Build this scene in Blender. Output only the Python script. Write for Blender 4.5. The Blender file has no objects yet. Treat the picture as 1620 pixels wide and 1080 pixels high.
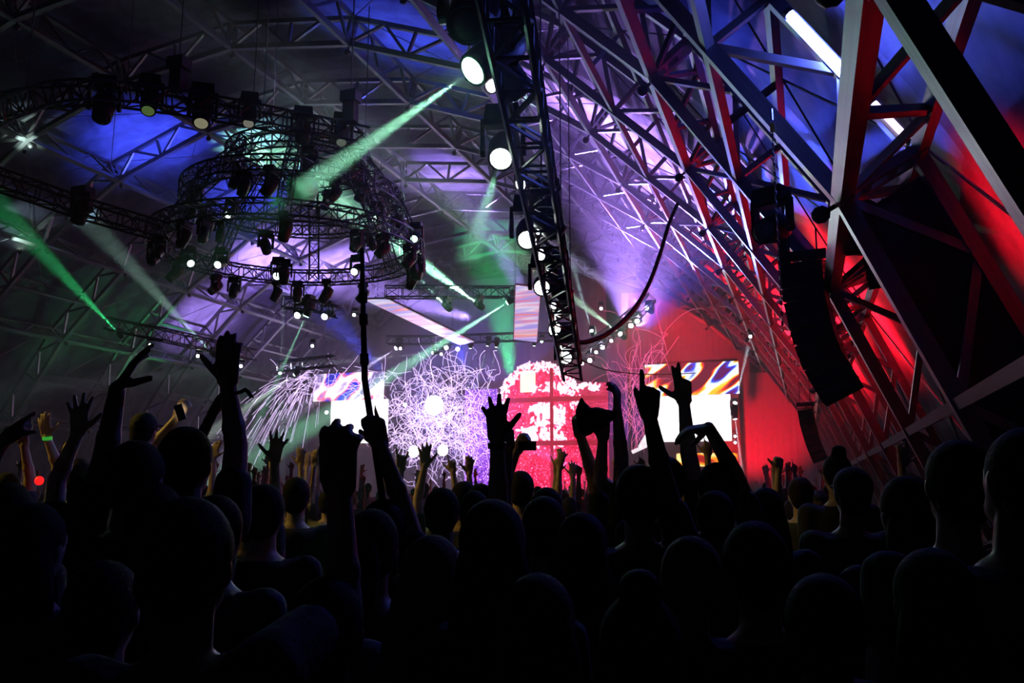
import bpy, math, random
import numpy as np
from mathutils import Vector, Matrix

random.seed(7)
SC = bpy.context.scene
COL = SC.collection

# ---------------------------------------------------------------- camera
EYE = 1.75                      # height of the phone above the ground
F_PX, VPX, VPY = 1391.8, 1278.9, 771.4
_d = Vector(((VPX-810)/F_PX, -(VPY-540)/F_PX, -1)).normalized()
_p = math.atan2(-_d[1], _d[2])
_up = Vector((0, math.cos(_p), math.sin(_p)))
if _up[1] < 0: _up = -_up
_x = _d.cross(_up)
RW = Matrix((_x, _d, _up))      # camera space -> world space
CAMPOS = Vector((0, 0, EYE))
cam_data = bpy.data.cameras.new('camera')
cam_data.lens = F_PX/1620*36
cam_data.sensor_width = 36
cam_data.clip_end = 500
cam = bpy.data.objects.new('camera', cam_data)
COL.objects.link(cam)
cam.matrix_world = Matrix.Translation(CAMPOS) @ RW.to_4x4()
SC.camera = cam

def ray(px, py):
    return RW @ Vector(((px-810)/F_PX, -(py-540)/F_PX, -1))
def atY(px, py, Y):             # point at distance Y down the tent
    r = ray(px, py); return CAMPOS + r*(Y/r.y)
def atD(px, py, D):             # point at view depth D
    return CAMPOS + ray(px, py)*D
def atZ(px, py, Z):
    r = ray(px, py); return CAMPOS + r*((Z-EYE)/r.z)
U_ = RW @ Vector((1, 0, 0)); V_ = RW @ Vector((0, 1, 0)); W_ = RW @ Vector((0, 0, 1))
def pix(p):
    q = RW.transposed() @ (Vector(p)-CAMPOS)
    return 810+F_PX*q.x/-q.z, 540-F_PX*q.y/-q.z

# ---------------------------------------------------------------- world, exposure
w = bpy.data.worlds.new('night'); SC.world = w; w.use_nodes = True
w.node_tree.nodes['Background'].inputs[0].default_value = (0.004, 0.005, 0.012, 1)
w.node_tree.nodes['Background'].inputs[1].default_value = 0.3
vs = SC.view_settings
vs.view_transform = 'Standard'; vs.look = 'None'; vs.gamma = 1; vs.exposure = 0.0; vs.use_curve_mapping = False

def lin(h):
    h = h.lstrip('#'); c = [int(h[i:i+2], 16)/255 for i in (0, 2, 4)]
    return tuple(x/12.92 if x < .04045 else ((x+.055)/1.055)**2.4 for x in c)

def spot(name, loc, tgt, power, deg, col, blend=.3, rad=.08, parent=None):
    l = bpy.data.lights.new(name, 'SPOT'); l.energy = power; l.color = col
    l.spot_size = math.radians(deg); l.spot_blend = blend; l.shadow_soft_size = rad
    o = bpy.data.objects.new(name, l); COL.objects.link(o)
    loc = Vector(loc); o.location = loc
    o.rotation_euler = (Vector(tgt)-loc).to_track_quat('-Z', 'Y').to_euler()
    if parent: o.parent = parent; o.matrix_parent_inverse = parent.matrix_world.inverted()
    return o

# wash lights of the show: far down the tent, turned back on the roof and the walls
VIOLET = (.42, .22, 1); BLUE = (.05, .08, 1); RED = (1, .005, .02); GREEN = (.04, .9, .25)
CYAN = (.25, .85, 1); WHITE = (.75, .85, 1); MINT = (.35, 1, .62); MAGENTA = (1, .03, .3); LAV = (.42, .26, 1)
wash = [
 # source, aimed at roof pixel, power, cone, colour
 ((-19, 50, 12), (455, 420), 300000, 20, LAV),
 ((-16, 52, 13), (720, 270), 110000, 18, LAV),
 ((-10, 52, 11.5), (960, 215), 260000, 17, VIOLET),
 ((-9, 51, 11), (1060, 190), 220000, 15, VIOLET),
 ((-8, 46, 10), (1210, 140), 90000, 11, BLUE),
 ((-22, 44, 8), (250, 220), 70000, 18, BLUE),
 ((-18, 46, 8), (620, 70), 110000, 16, BLUE),
 ((-24, 40, 6), (120, 95), 5000, 5, CYAN),
 ((-30, 52, 5), (130, 500), 5000, 26, GREEN),
 ((-16, 48, 8), (780, 390), 100000, 24, GREEN),
 ((-14, 55, 3), (390, 510), 50000, 18, LAV),
]


# an amber lamp high behind the camera on the left, catching a few raised hands
spot('amber_lamp', (-15, 3, 9), atD(290, 720, 8), 2600, 26, (1, .72, .12), .8, .15)
# ---------------------------------------------------------------- mesh helpers
class MB:
    def __init__(s): s.v = []; s.f = []
    def add(s, vs_, fs):
        n = len(s.v); s.v += [tuple(x) for x in vs_]; s.f += [tuple(i+n for i in f) for f in fs]; return s
    def box(s, c, d, rot=None, taper=1):
        hx, hy, hz = d[0]/2, d[1]/2, d[2]/2
        P = [Vector((x*hx*(taper if z > 0 else 1), y*hy*(taper if z > 0 else 1), z*hz)) for z in (-1, 1) for x, y in ((-1,-1),(1,-1),(1,1),(-1,1))]
        if rot is not None: P = [rot @ p for p in P]
        c = Vector(c)
        return s.add([p+c for p in P], [(3,2,1,0),(4,5,6,7),(0,1,5,4),(1,2,6,5),(2,3,7,6),(3,0,4,7)])
    def tube(s, a, b, r, n=6, r2=None, caps=True):
        a, b = Vector(a), Vector(b); d = b-a
        if d.length < 1e-6: return s
        z = d.normalized(); x = z.orthogonal().normalized(); y = z.cross(x)
        r2 = r if r2 is None else r2
        V = [a+(x*math.cos(2*math.pi*i/n)+y*math.sin(2*math.pi*i/n))*r for i in range(n)]
        V += [b+(x*math.cos(2*math.pi*i/n)+y*math.sin(2*math.pi*i/n))*r2 for i in range(n)]
        F = [(i, (i+1) % n, n+(i+1) % n, n+i) for i in range(n)]
        if caps: F += [tuple(reversed(range(n))), tuple(range(n, 2*n))]
        return s.add(V, F)
    def path(s, pts, r, n=6, closed=False):
        pts = [Vector(p) for p in pts]; N = len(pts); V = []
        rs = r if isinstance(r, (list, tuple)) else [r]*N
        up = None
        for i, p in enumerate(pts):
            a = pts[i-1] if (i or closed) else p; b = pts[(i+1) % N] if (i < N-1 or closed) else p
            t = (b-a).normalized()
            if up is None: up = t.orthogonal().normalized()
            x = (up-t*up.dot(t))
            x = x.normalized() if x.length > 1e-6 else t.orthogonal().normalized()
            up = x; y = t.cross(x)
            V += [p+(x*math.cos(2*math.pi*k/n)+y*math.sin(2*math.pi*k/n))*rs[i] for k in range(n)]
        F = []
        for i in range(N if closed else N-1):
            j = (i+1) % N
            F += [(i*n+k, i*n+(k+1) % n, j*n+(k+1) % n, j*n+k) for k in range(n)]
        if not closed: F += [tuple(reversed(range(n))), tuple(range((N-1)*n, N*n))]
        return s.add(V, F)
    def lathe(s, prof, n=12, M=None):     # prof: (radius, z) list, closed at both ends
        V = []; F = []; m = len(prof)
        for r, z in prof: V += [Vector((r*math.cos(2*math.pi*k/n), r*math.sin(2*math.pi*k/n), z)) for k in range(n)]
        for i in range(m-1): F += [(i*n+k, i*n+(k+1) % n, (i+1)*n+(k+1) % n, (i+1)*n+k) for k in range(n)]
        F += [tuple(reversed(range(n))), tuple(range((m-1)*n, m*n))]
        if M is not None: V = [M @ v for v in V]
        return s.add(V, F)
    def ell(s, c, r, n=10, m=7, rot=None):
        c = Vector(c); V = [Vector((0, 0, -r[2]))]; F = []
        for i in range(1, m):
            a = -math.pi/2+math.pi*i/m
            V += [Vector((r[0]*math.cos(a)*math.cos(2*math.pi*k/n), r[1]*math.cos(a)*math.sin(2*math.pi*k/n), r[2]*math.sin(a))) for k in range(n)]
        V.append(Vector((0, 0, r[2])))
        F += [(0, 1+(k+1) % n, 1+k) for k in range(n)]
        for i in range(m-2): F += [(1+i*n+k, 1+i*n+(k+1) % n, 1+(i+1)*n+(k+1) % n, 1+(i+1)*n+k) for k in range(n)]
        t = len(V)-1; b = 1+(m-2)*n
        F += [(t, b+k, b+(k+1) % n) for k in range(n)]
        if rot is not None: V = [rot @ v for v in V]
        return s.add([v+c for v in V], F)
    def mesh(s, name, mat, smooth=False):
        me = bpy.data.meshes.new(name); me.from_pydata(s.v, [], s.f); me.update()
        if mat: me.materials.append(mat)
        if smooth: me.polygons.foreach_set('use_smooth', [True]*len(me.polygons))
        return me
    def build(s, name, mat, parent=None, smooth=False, M=None):
        return link(name, s.mesh(name, mat, smooth), parent, M)
def link(name, me, parent=None, M=None):
    o = bpy.data.objects.new(name, me); COL.objects.link(o)
    if parent is not None: o.parent = parent
    if M is not None: o.matrix_local = M
    return o
def empty(name, loc=(0, 0, 0), rz=0):
    o = bpy.data.objects.new(name, None); COL.objects.link(o); o.location = loc; o.rotation_euler = (0, 0, rz)
    o.empty_display_size = .1
    return o
def tag(o, label=None, cat=None, group=None, kind=None):
    if label: o['label'] = label
    if cat: o['category'] = cat
    if group: o['group'] = group
    if kind: o['kind'] = kind
    return o
def copy_tree(o, parent=None):
    c = o.copy(); COL.objects.link(c); c.parent = parent
    for ch in list(o.children): copy_tree(ch, c)
    return c
def frame_m(origin, z, xref=(0, 0, 1)):
    z = Vector(z).normalized(); x = Vector(xref)-z*Vector(xref).dot(z)
    x = x.normalized() if x.length > 1e-5 else z.orthogonal().normalized()
    y = z.cross(x)
    M = Matrix((x, y, z)).transposed().to_4x4(); M.translation = Vector(origin); return M

# ---------------------------------------------------------------- materials
MATS = {}
def mat(name, col, rough=.6, metal=0., emit=None, es=0., noise=0., nscale=4., bump=0., bscale=20., spec=.5, coat=0.):
    if name in MATS: return MATS[name]
    m = bpy.data.materials.new(name); m.use_nodes = True; nt = m.node_tree; b = nt.nodes['Principled BSDF']
    if isinstance(col, str): col = lin(col)
    b.inputs['Base Color'].default_value = (*col, 1); b.inputs['Roughness'].default_value = rough
    b.inputs['Metallic'].default_value = metal; b.inputs['Specular IOR Level'].default_value = spec
    if emit is not None:
        b.inputs['Emission Color'].default_value = (*emit, 1); b.inputs['Emission Strength'].default_value = es
    if noise or bump:
        tc = nt.nodes.new('ShaderNodeTexCoord')
        if noise:
            nz = nt.nodes.new('ShaderNodeTexNoise'); nz.inputs['Scale'].default_value = nscale; nz.inputs['Detail'].default_value = 5
            nt.links.new(tc.outputs['Object'], nz.inputs['Vector'])
            cr = nt.nodes.new('ShaderNodeValToRGB')
            cr.color_ramp.elements[0].position = .3; cr.color_ramp.elements[1].position = .7
            cr.color_ramp.elements[0].color = (*[c*(1-noise) for c in col], 1)
            cr.color_ramp.elements[1].color = (*[min(1, c*(1+noise)) for c in col], 1)
            nt.links.new(nz.outputs['Fac'], cr.inputs['Fac']); nt.links.new(cr.outputs['Color'], b.inputs['Base Color'])
        if bump:
            n2 = nt.nodes.new('ShaderNodeTexNoise'); n2.inputs['Scale'].default_value = bscale; n2.inputs['Detail'].default_value = 4
            nt.links.new(tc.outputs['Object'], n2.inputs['Vector'])
            bp = nt.nodes.new('ShaderNodeBump'); bp.inputs['Strength'].default_value = bump; bp.inputs['Distance'].default_value = .05
            nt.links.new(n2.outputs['Fac'], bp.inputs['Height']); nt.links.new(bp.outputs['Normal'], b.inputs['Normal'])
    MATS[name] = m; return m
STEEL = mat('galvanised steel', (.2, .2, .215), .42, .85, noise=.2, nscale=3)
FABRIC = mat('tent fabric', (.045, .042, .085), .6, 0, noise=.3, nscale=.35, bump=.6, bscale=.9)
# the cloth lets some light through from outside
_nt = FABRIC.node_tree; _b = _nt.nodes['Principled BSDF']; _t = _nt.nodes.new('ShaderNodeBsdfTranslucent'); _t.inputs[0].default_value = (.4, .4, .42, 1)
_nz = _nt.nodes.new('ShaderNodeTexNoise'); _nz.inputs['Scale'].default_value = .8; _nz.inputs['Detail'].default_value = 6; _nz.inputs['Distortion'].default_value = 1.2
_tc = _nt.nodes.new('ShaderNodeTexCoord'); _nt.links.new(_tc.outputs['Object'], _nz.inputs['Vector'])
_cr = _nt.nodes.new('ShaderNodeValToRGB'); _cr.color_ramp.elements[0].position = .32; _cr.color_ramp.elements[1].position = .7
_cr.color_ramp.elements[0].color = (.2, .2, .21, 1); _cr.color_ramp.elements[1].color = (.55, .55, .58, 1)
_nt.links.new(_nz.outputs['Fac'], _cr.inputs['Fac']); _nt.links.new(_cr.outputs['Color'], _t.inputs[0])
_mx = _nt.nodes.new('ShaderNodeMixShader'); _mx.inputs[0].default_value = .5
_nt.links.new(_b.outputs[0], _mx.inputs[1]); _nt.links.new(_t.outputs[0], _mx.inputs[2]); _nt.links.new(_mx.outputs[0], _nt.nodes['Material Output'].inputs['Surface'])
BLACKM = mat('black powder coat', (.012, .012, .014), .45, .1, noise=.2, nscale=6)
DARKALU = mat('dark truss aluminium', (.10, .10, .11), .38, .8, noise=.2, nscale=8)
CABLEM = mat('black rubber cable', (.006, .006, .007), .6)
WIREM = mat('steel wire', (.16, .16, .17), .4, .8)

# ---------------------------------------------------------------- floor, tent skin
M5 = 5.0
XC = -19.45
_tab = [(0, 3.218), (.975, 3.085), (1.9, 2.745), (2.71, 2.2), (3.415, 1.52), (4.0, .663), (4.42, -.30)]
def prof(t):                    # smooth arch section of the inner chord: t = node number from the crown
    s = 1 if t >= 0 else -1; a = min(abs(t), 6.0)
    i = min(int(a), 5); u = a-i
    g = lambda k: np.array(_tab[k]) if k >= 0 else np.array((-_tab[-k][0], _tab[-k][1]))
    p0, p1, p2 = g(i-1), g(i), g(i+1); p3 = g(i+2) if i+2 <= 6 else 2*p2-p1
    q = .5*((2*p1)+(-p0+p2)*u+(2*p0-5*p1+4*p2-p3)*u*u+(-p0+3*p1-3*p2+p3)*u**3)
    return Vector((XC+s*q[0]*M5, EYE+q[1]*M5))
def pn(t, off=0., chord=True):
    a = prof(t-.02) if t > -6 else prof(t); b = prof(t+.02) if t < 6 else prof(t)
    d = (b-a).normalized(); n = Vector((-d.y, d.x))
    if n.dot(prof(t)-Vector((XC, 2))) < 0: n = -n
    q = prof(t)+n*off
    return q
def P3(t, Y, off=0.):
    q = pn(t, off); return Vector((q.x, Y, q.y))
def LP(t, Y, off=0.):           # point on the straight chord between whole nodes
    a = math.floor(t); u = t-a
    if u < 1e-6: return P3(t, Y, off)
    return P3(a, Y, off).lerp(P3(a+1, Y, off), u)
YK = [M5*(k+.109) for k in range(0, 14)]
DEP = .95

fl = MB(); 
for i in range(12):
    for j in range(14):
        x0, x1 = -48+i*5, -43+i*5; y0, y1 = -4+j*5.2, 1.2+j*5.2
        fl.add([(x0, y0, 0), (x1, y0, 0), (x1, y1, 0), (x0, y1, 0)], [(0, 1, 2, 3)])
tag(fl.build('floor', mat('trodden grass', (.02, .022, .012), .95, noise=.5, nscale=1.5, bump=.5, bscale=6)), kind='structure')
ceil = empty('ceiling'); tag(ceil, kind='structure')
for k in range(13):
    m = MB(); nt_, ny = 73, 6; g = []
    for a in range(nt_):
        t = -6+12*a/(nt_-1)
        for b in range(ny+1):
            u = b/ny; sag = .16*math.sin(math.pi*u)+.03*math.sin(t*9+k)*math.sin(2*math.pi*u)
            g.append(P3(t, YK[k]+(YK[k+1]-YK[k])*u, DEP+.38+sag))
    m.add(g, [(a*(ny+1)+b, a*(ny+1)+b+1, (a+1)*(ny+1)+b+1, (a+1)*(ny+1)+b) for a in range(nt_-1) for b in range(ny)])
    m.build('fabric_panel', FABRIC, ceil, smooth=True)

# the wash lamps, aimed where the photograph shows lit cloth
SKN = np.array([tuple(pn(t/60, DEP+.40)) for t in range(-360, 361)])
def skin_at(px, py):
    r = ray(px, py)
    for i in range(60, 1600):
        q = CAMPOS+r*(i*.04)
        if q.y > 63: return q
        if np.min(np.hypot(SKN[:, 0]-q.x, SKN[:, 1]-q.z)) < .07: return q
    return CAMPOS+r*60
for a, b, p_, c, k in wash: spot('wash_light', a, skin_at(*b), p_, c, k, .7, .25)
# added red spots, unseen outside the right wall, to make the cloth glow
for Y, t, pw, cn in ((10.4, 5.24, 1600, 50), (17.8, 5.0, 7000, 75), (22.5, 4.85, 9000, 80), (27.5, 4.7, 16000, 90), (33, 4.55, 26000, 100), (39, 4.5, 28000, 100), (45, 4.4, 28000, 100), (41, 3.7, 20000, 90), (48, 3.6, 20000, 90)):
    spot('added_outside_light', P3(t, Y, DEP+3.8), P3(t, Y, DEP), pw, cn, RED, .9, .3)
# added violet, lilac and blue spots, unseen above the roof, lighting the cloth through
for px, py, pw, k in ((430, 405, 16000, LAV), (535, 425, 16000, LAV), (330, 500, 5000, LAV), (400, 300, 4000, BLUE), (965, 215, 11000, VIOLET), (1050, 250, 11000, VIOLET), (900, 160, 7000, VIOLET), (720, 285, 6000, LAV), (235, 225, 4500, BLUE), (1190, 150, 1800, BLUE), (640, 60, 3200, BLUE)):
    a = skin_at(px, py); i = int(np.argmin(np.hypot(SKN[:, 0]-a.x, SKN[:, 1]-a.z))); t = -6+i/60
    spot('added_outside_light', P3(t, a.y, DEP+5.2), P3(t, a.y, DEP), pw, 80, k, 1., .3)
# ---------------------------------------------------------------- steel frame
SU = MB().box((0, 0, .5), (1, 1, 1)).mesh('strut', STEEL)
def strut(name, a, b, w_, parent, ref=(0, 0, 1), me=None):
    a, b = Vector(a), Vector(b); M = frame_m(a, b-a, ref)
    return link(name, me or SU, parent, M @ Matrix.Diagonal((w_, w_, (b-a).length, 1)))
ORD = ['', 'second', 'third', 'fourth', 'fifth', 'sixth', 'seventh', 'eighth', 'ninth', 'tenth', 'eleventh', 'twelfth', 'thirteenth', 'fourteenth']
def boxstrut(m, a, b, w_, ref=(0, 0, 1)):
    a, b = Vector(a), Vector(b); M = frame_m(a, b-a, ref); L = (b-a).length; h = w_/2
    m.add([M @ Vector((x*h, y*h, z*L)) for z in (0, 1) for x, y in ((-1,-1),(1,-1),(1,1),(-1,1))],
          [(3,2,1,0),(4,5,6,7),(0,1,5,4),(1,2,6,5),(2,3,7,6),(3,0,4,7)])
def post_mesh():                # ladder post between the inner and the outer node
    m = MB()
    for s in (-1, 1): m.box((0, s*.17, DEP/2), (.12, .12, DEP))
    for z in (.3, .62): m.box((0, 0, z), (.1, .3, .09))
    m.box((0, 0, DEP), (.2, .62, .1)); m.box((0, 0, 0), (.24, .62, .14))
    return m.mesh('node_post', STEEL)
POST = post_mesh()
KNOB = MB().lathe([(.02, 0), (.03, -.02), (.03, -.12), (.09, -.16), (.11, -.24), (.08, -.31), (.02, -.34)], 10).mesh('node_knob', mat('dark casting', (.05, .05, .055), .5, .6), True)
VIS = 8                         # bays nearer than this carry every web member as a piece of its own
for k in range(1, 14):
    Y = YK[k]
    r = empty('arch_truss', (XC, Y, 0)); inv = Matrix.Translation((-XC, -Y, 0))
    nm = 'nearest' if k == 1 else (ORD[k-1] if k > 1 else '')
    tag(r, f'grey steel roof arch of square tubes, {nm} one down the tent' if k > 1 else 'grey steel roof arch of square tubes closest overhead at the corner',
        'roof arch', 'steel arches of the tent')
    I = lambda p: inv @ p
    far = MB()
    for t in range(-6, 6):
        a, b = P3(t, Y), P3(t+1, Y); c, d = P3(t, Y, DEP), P3(t+1, Y, DEP); ref = (0, 1, 0)
        strut('inner_chord', I(a), I(b), .19, r, ref); strut('outer_chord', I(c), I(d), .16, r, ref)
        W = [(a, c.lerp(d, .25)), (c.lerp(d, .25), a.lerp(b, .5)), (a.lerp(b, .5), c.lerp(d, .75)), (c.lerp(d, .75), b), (a.lerp(b, .5), c.lerp(d, .5))]
        for p, q in W:
            if k < VIS: strut('web_strut', I(p), I(q), .1, r, ref)
            else: boxstrut(far, I(p), I(q), .1, ref)
    if k >= VIS: tag(far.build('web_strut', STEEL, r), kind='stuff')
    for t in range(-6, 7):
        n = (P3(t, Y, 1)-P3(t, Y)).normalized()
        pm = frame_m(I(P3(t, Y)), n, (1, 0, 0) if abs(n.x) < .9 else (0, 0, 1))
        ax = Vector((0, 1, 0)); x = ax.cross(n)
        pm = Matrix((x, ax, n)).transposed().to_4x4(); pm.translation = I(P3(t, Y))
        po = link('node_post', POST, r, pm)
        link('node_knob', KNOB, po, Matrix.Translation((0, .1, -.05)))
for t in [-6, -5, -4.5, -4, -3.5, -3, -2.5, -2, -1, 0, 1, 2, 2.5, 3, 3.5, 4, 4.5, 5, 5.5, 6]:
    main = float(t).is_integer(); f = P3 if main else LP
    o = f(t, YK[0]); r = empty('purlin_truss', o); I = lambda p: p-o
    sd = 'crown' if t == 0 else ('right' if t > 0 else 'left')
    A = abs(t); pos = {1: 'first', 2: 'second', 3: 'third', 4: 'fourth', 5: 'fifth', 6: 'lowest'}
    if t == 0: lb = 'lengthwise steel truss along the crown of the roof'
    elif main: lb = f'lengthwise steel roof truss, {pos[A]} one down the {sd} side from the crown'
    else: lb = f'slim lengthwise steel truss between {pos[int(A)]} and {pos[int(A)+1]} trusses on the {sd} side'
    tag(r, lb, 'roof truss', 'lengthwise trusses of the tent')
    far = MB(); n = (f(t, 0, 1)-f(t, 0)).normalized()
    for k in range(1, 13):
        if t in (-4.5, -3.5, -2.5) and (k+int(t*2)//2) % 2: continue
        Y0, Y1 = YK[k], YK[k+1]
        a, b, c, d = f(t, Y0), f(t, Y1), f(t, Y0, DEP), f(t, Y1, DEP)
        wi, wo = (.19, .15) if main else (.13, .13)
        strut('inner_chord', I(a), I(b), wi, r, n); strut('outer_chord', I(c), I(d), wo, r, n)
        W = [(a, c.lerp(d, .25)), (c.lerp(d, .25), a.lerp(b, .5)), (a.lerp(b, .5), c.lerp(d, .75)), (c.lerp(d, .75), b)]
        if not main: W = [(a.lerp(b, .5), c.lerp(d, .5))]
        for p, q in W:
            if k < VIS: strut('web_strut', I(p), I(q), .09, r, n)
            else: boxstrut(far, I(p), I(q), .09, n)
    if far.v: tag(far.build('web_strut', STEEL, r), kind='stuff')
# thin bracing wires crossed under the skin
for k in range(1, 9):
    for t in range(-5, 6):
        if t in (-1, 0): continue
        m = MB(); o = P3(t, YK[k], DEP+.1)
        for a, b in (((t, k), (t+1, k+1)), ((t+1, k), (t, k+1))):
            m.tube(P3(a[0], YK[a[1]], DEP+.1)-o, P3(b[0], YK[b[1]], DEP+.1)-o, .018, 4)
        x = m.build('bracing_wire', WIREM, ceil); x.location = o

# ---------------------------------------------------------------- stage
SY = 58.0
def S(px, py, Y=SY): return atY(px, py, Y)
def screen_mat(name, stops, scale, stretch=(1, 1, 1), rotz=0., strength=1.5, detail=2., voro=False, const=False, dist=0.):
    m = bpy.data.materials.new(name); m.use_nodes = True; nt = m.node_tree; b = nt.nodes['Principled BSDF']
    b.inputs['Base Color'].default_value = (.01, .01, .01, 1); b.inputs['Roughness'].default_value = .4
    tc = nt.nodes.new('ShaderNodeTexCoord'); mp = nt.nodes.new('ShaderNodeMapping')
    mr = nt.nodes.new('ShaderNodeMapping'); mr.inputs['Rotation'].default_value = (0, rotz, 0)
    mp.inputs['Scale'].default_value = stretch
    nt.links.new(tc.outputs['Object'], mr.inputs['Vector']); nt.links.new(mr.outputs[0], mp.inputs['Vector'])
    if voro:
        t = nt.nodes.new('ShaderNodeTexVoronoi'); t.feature = 'DISTANCE_TO_EDGE'; t.inputs['Scale'].default_value = scale; out = t.outputs['Distance']
    else:
        t = nt.nodes.new('ShaderNodeTexNoise'); t.inputs['Scale'].default_value = scale; t.inputs['Detail'].default_value = detail; t.inputs['Distortion'].default_value = dist; out = t.outputs['Fac']
    nt.links.new(mp.outputs[0], t.inputs['Vector'])
    cr = nt.nodes.new('ShaderNodeValToRGB'); r = cr.color_ramp
    if const: r.interpolation = 'CONSTANT'
    while len(r.elements) < len(stops): r.elements.new(.5)
    for e, (p, c) in zip(r.elements, stops): e.position = p; e.color = (*lin(c), 1)
    nt.links.new(out, cr.inputs['Fac']); nt.links.new(cr.outputs['Color'], b.inputs['Emission Color'])
    b.inputs['Emission Strength'].default_value = strength
    return m
def panel(m, a, b, Y, th=.15):        # box spanning two opposite pixel corners, facing the crowd
    p, q = S(*a, Y), S(*b, Y)
    m.box(((p.x+q.x)/2, Y+th/2, (p.z+q.z)/2), (abs(q.x-p.x), th, abs(p.z-q.z)))
    return m
STAGEB = mat('black stage cloth', (.02, .02, .022), .9)
REDB = mat('red set paint', (.35, .01, .03), .6)
dk = MB(); dk.box((-18.5, 60.6, .8), (36, 6.4, 1.6)); 
tag(dk.build('stage_deck', STAGEB), 'black stage deck running behind the far crowd', 'stage')
WH = mat('white screen picture', (.02, .02, .02), .4, emit=(1, .97, 1), es=1.9)
hd = [(0, '#4a0418'), (.45, '#6a0620'), (.48, '#f02a1a'), (.505, '#ffd21e'), (.53, '#ffffff'), (.575, '#d8ecff'), (.6, '#2048e8'), (.64, '#5a0a50')]
hl = [(0, '#30286a'), (.42, '#7a6aa0'), (.47, '#f2d8ff'), (.52, '#ffffff'), (.55, '#f06a8a'), (.6, '#1a30e0'), (.68, '#1020b0')]
HDR = screen_mat('rainbow streak picture', hd, 1.0, (.32, 1, 1.1), .62, 1.7, 1.2)
HDL = screen_mat('blue and white streak picture', hl, .8, (.5, 1, 1), .75, 1.7, 1.2)
LOW = screen_mat('orange streak picture', [(0, '#300404'), (.45, '#a01008'), (.52, '#ff9a10'), (.58, '#fff0a0'), (.64, '#a01808')], 1.2, (.4, 1, 1), -.5, 1.8)
SMALLR = mat('screen casing', (.02, .02, .022), .5)
def screen_tower(side, header, white, lower, hm, lab):
    p = S((header[0]+header[2])/2, 760, SY); r = empty('video_tower', (p.x, SY, 0)); inv = Matrix.Translation((-p.x, -SY, 0))
    def add(nm, box, m, Y, th=.12):
        mb = panel(MB(), (box[0], box[1]), (box[2], box[3]), Y, th); mb.v = [tuple(inv @ Vector(v)) for v in mb.v]
        return mb.build(nm, m, r)
    a = S(header[0]-4, header[1]-3, SY+.4); b = S(header[2]+4, 752, SY+.4)
    cb = MB(); cb.box(((a.x+b.x)/2-p.x, .5, a.z/2), (abs(b.x-a.x), .5, a.z)); cb.build('tower_body', mat('dark red tower cloth', (.05, .004, .008), .8), r)
    add('header_screen', header, hm, SY); add('main_screen', white, WH, SY-.02)
    if lower: add('lower_screen', lower, LOW, SY-.01)
    tag(r, lab, 'video screen', 'screens beside the stage')
screen_tower(1, (1020, 577, 1170, 622), (1036, 627, 1158, 697), (1070, 717, 1168, 737), HDR, 'glaring white video screen under rainbow streaks beside the red wall')
screen_tower(-1, (497, 592, 606, 631), (524, 634, 612, 700), None, HDL, 'glaring white video screen under blue and white streaks behind the pole')
# side fins of magenta light next to the left screen
# centre: arched lattice wall with glowing foliage
PINKM = screen_mat('pink leaf lattice picture', [(0, '#8a0020'), (.05, '#d00838'), (.14, '#f0144e'), (.26, '#ff4a8c'), (.42, '#ff9ac8'), (.6, '#fff0ff')], 5.5, (1, 1, 1), .3, 2.0, voro=True)
PINK2 = screen_mat('red leaf lattice picture', [(0, '#6a0018'), (.06, '#b0082c'), (.2, '#d81a50'), (.45, '#e85090')], 6.0, (1, 1, 1), .3, 1.7, voro=True)
VIOP = screen_mat('violet leaf lattice picture', [(0, '#30086a'), (.08, '#7020c0'), (.22, '#b060f0'), (.45, '#f0c8ff')], 5.5, (1, 1, 1), .3, 2.0, voro=True)
c0 = S(852, 640, 59.4); R_ = (S(918, 640, 59.4)-c0).length
lw = empty('lattice_wall', (c0.x, 59.4, 0)); tag(lw, 'arched pink lattice wall glowing at the centre of the stage', 'stage set')
pr = [Vector((-R_, 1.62))]+[Vector((R_*math.cos(a), c0.z+R_*math.sin(a))) for a in [math.pi-math.pi*i/20 for i in range(21)]]+[Vector((R_, 1.62))]
n = len(pr); mb = MB().add([(p.x, y, p.y) for y in (0, .2) for p in pr], [tuple(range(n)), tuple(reversed(range(n, 2*n)))]+[(i, i+n, (i+1) % n+n, (i+1) % n) for i in range(n)])
mb.build('arch_panel', PINKM, lw)
q = S(925, 606, 59.7); q2 = S(962, 745, 59.7)
mb = MB().box(((q.x+q2.x)/2-c0.x-.2, .35, q.z/2+.81), (abs(q2.x-q.x)+.5, .2, q.z-1.62)); mb.build('wing_panel', PINK2, lw)
q = S(786, 615, 59.7); q2 = S(735, 745, 59.7)
mb = MB().box(((q.x+q2.x)/2-c0.x, .35, q.z/2+.81), (abs(q2.x-q.x), .2, q.z-1.62)); mb.build('wing_panel', VIOP, lw)
for y_ in (634, 702):
    a, b = S(800, y_, 59.2), S(960, y_, 59.2)
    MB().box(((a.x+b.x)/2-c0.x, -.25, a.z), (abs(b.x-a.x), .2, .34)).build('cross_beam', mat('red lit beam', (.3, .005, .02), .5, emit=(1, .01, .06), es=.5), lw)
a = S(873, 640, 59.2); MB().box((a.x-c0.x, -.22, (c0.z+R_)/2), (.22, .16, c0.z+R_-1)).build('upright', MATS['red lit beam'], lw)
for nm, px, py, wx, hz_, col, es in (('window_panel', 834, 603, 1.1, 1.5, (1, .9, .55), 2.2), ('window_panel', 868, 652, 1.0, .9, (1, .75, .95), 1.8), ('window_panel', 836, 690, .9, 1.2, (1, .7, .95), 1.8)):
    a = S(px, py, 59.2); MB().box((a.x-c0.x, -.05, a.z), (wx, .1, hz_)).build(nm, mat('lit window %d' % py, (.02, .02, .02), .5, emit=col, es=es), lw)
random.seed(31)
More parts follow.
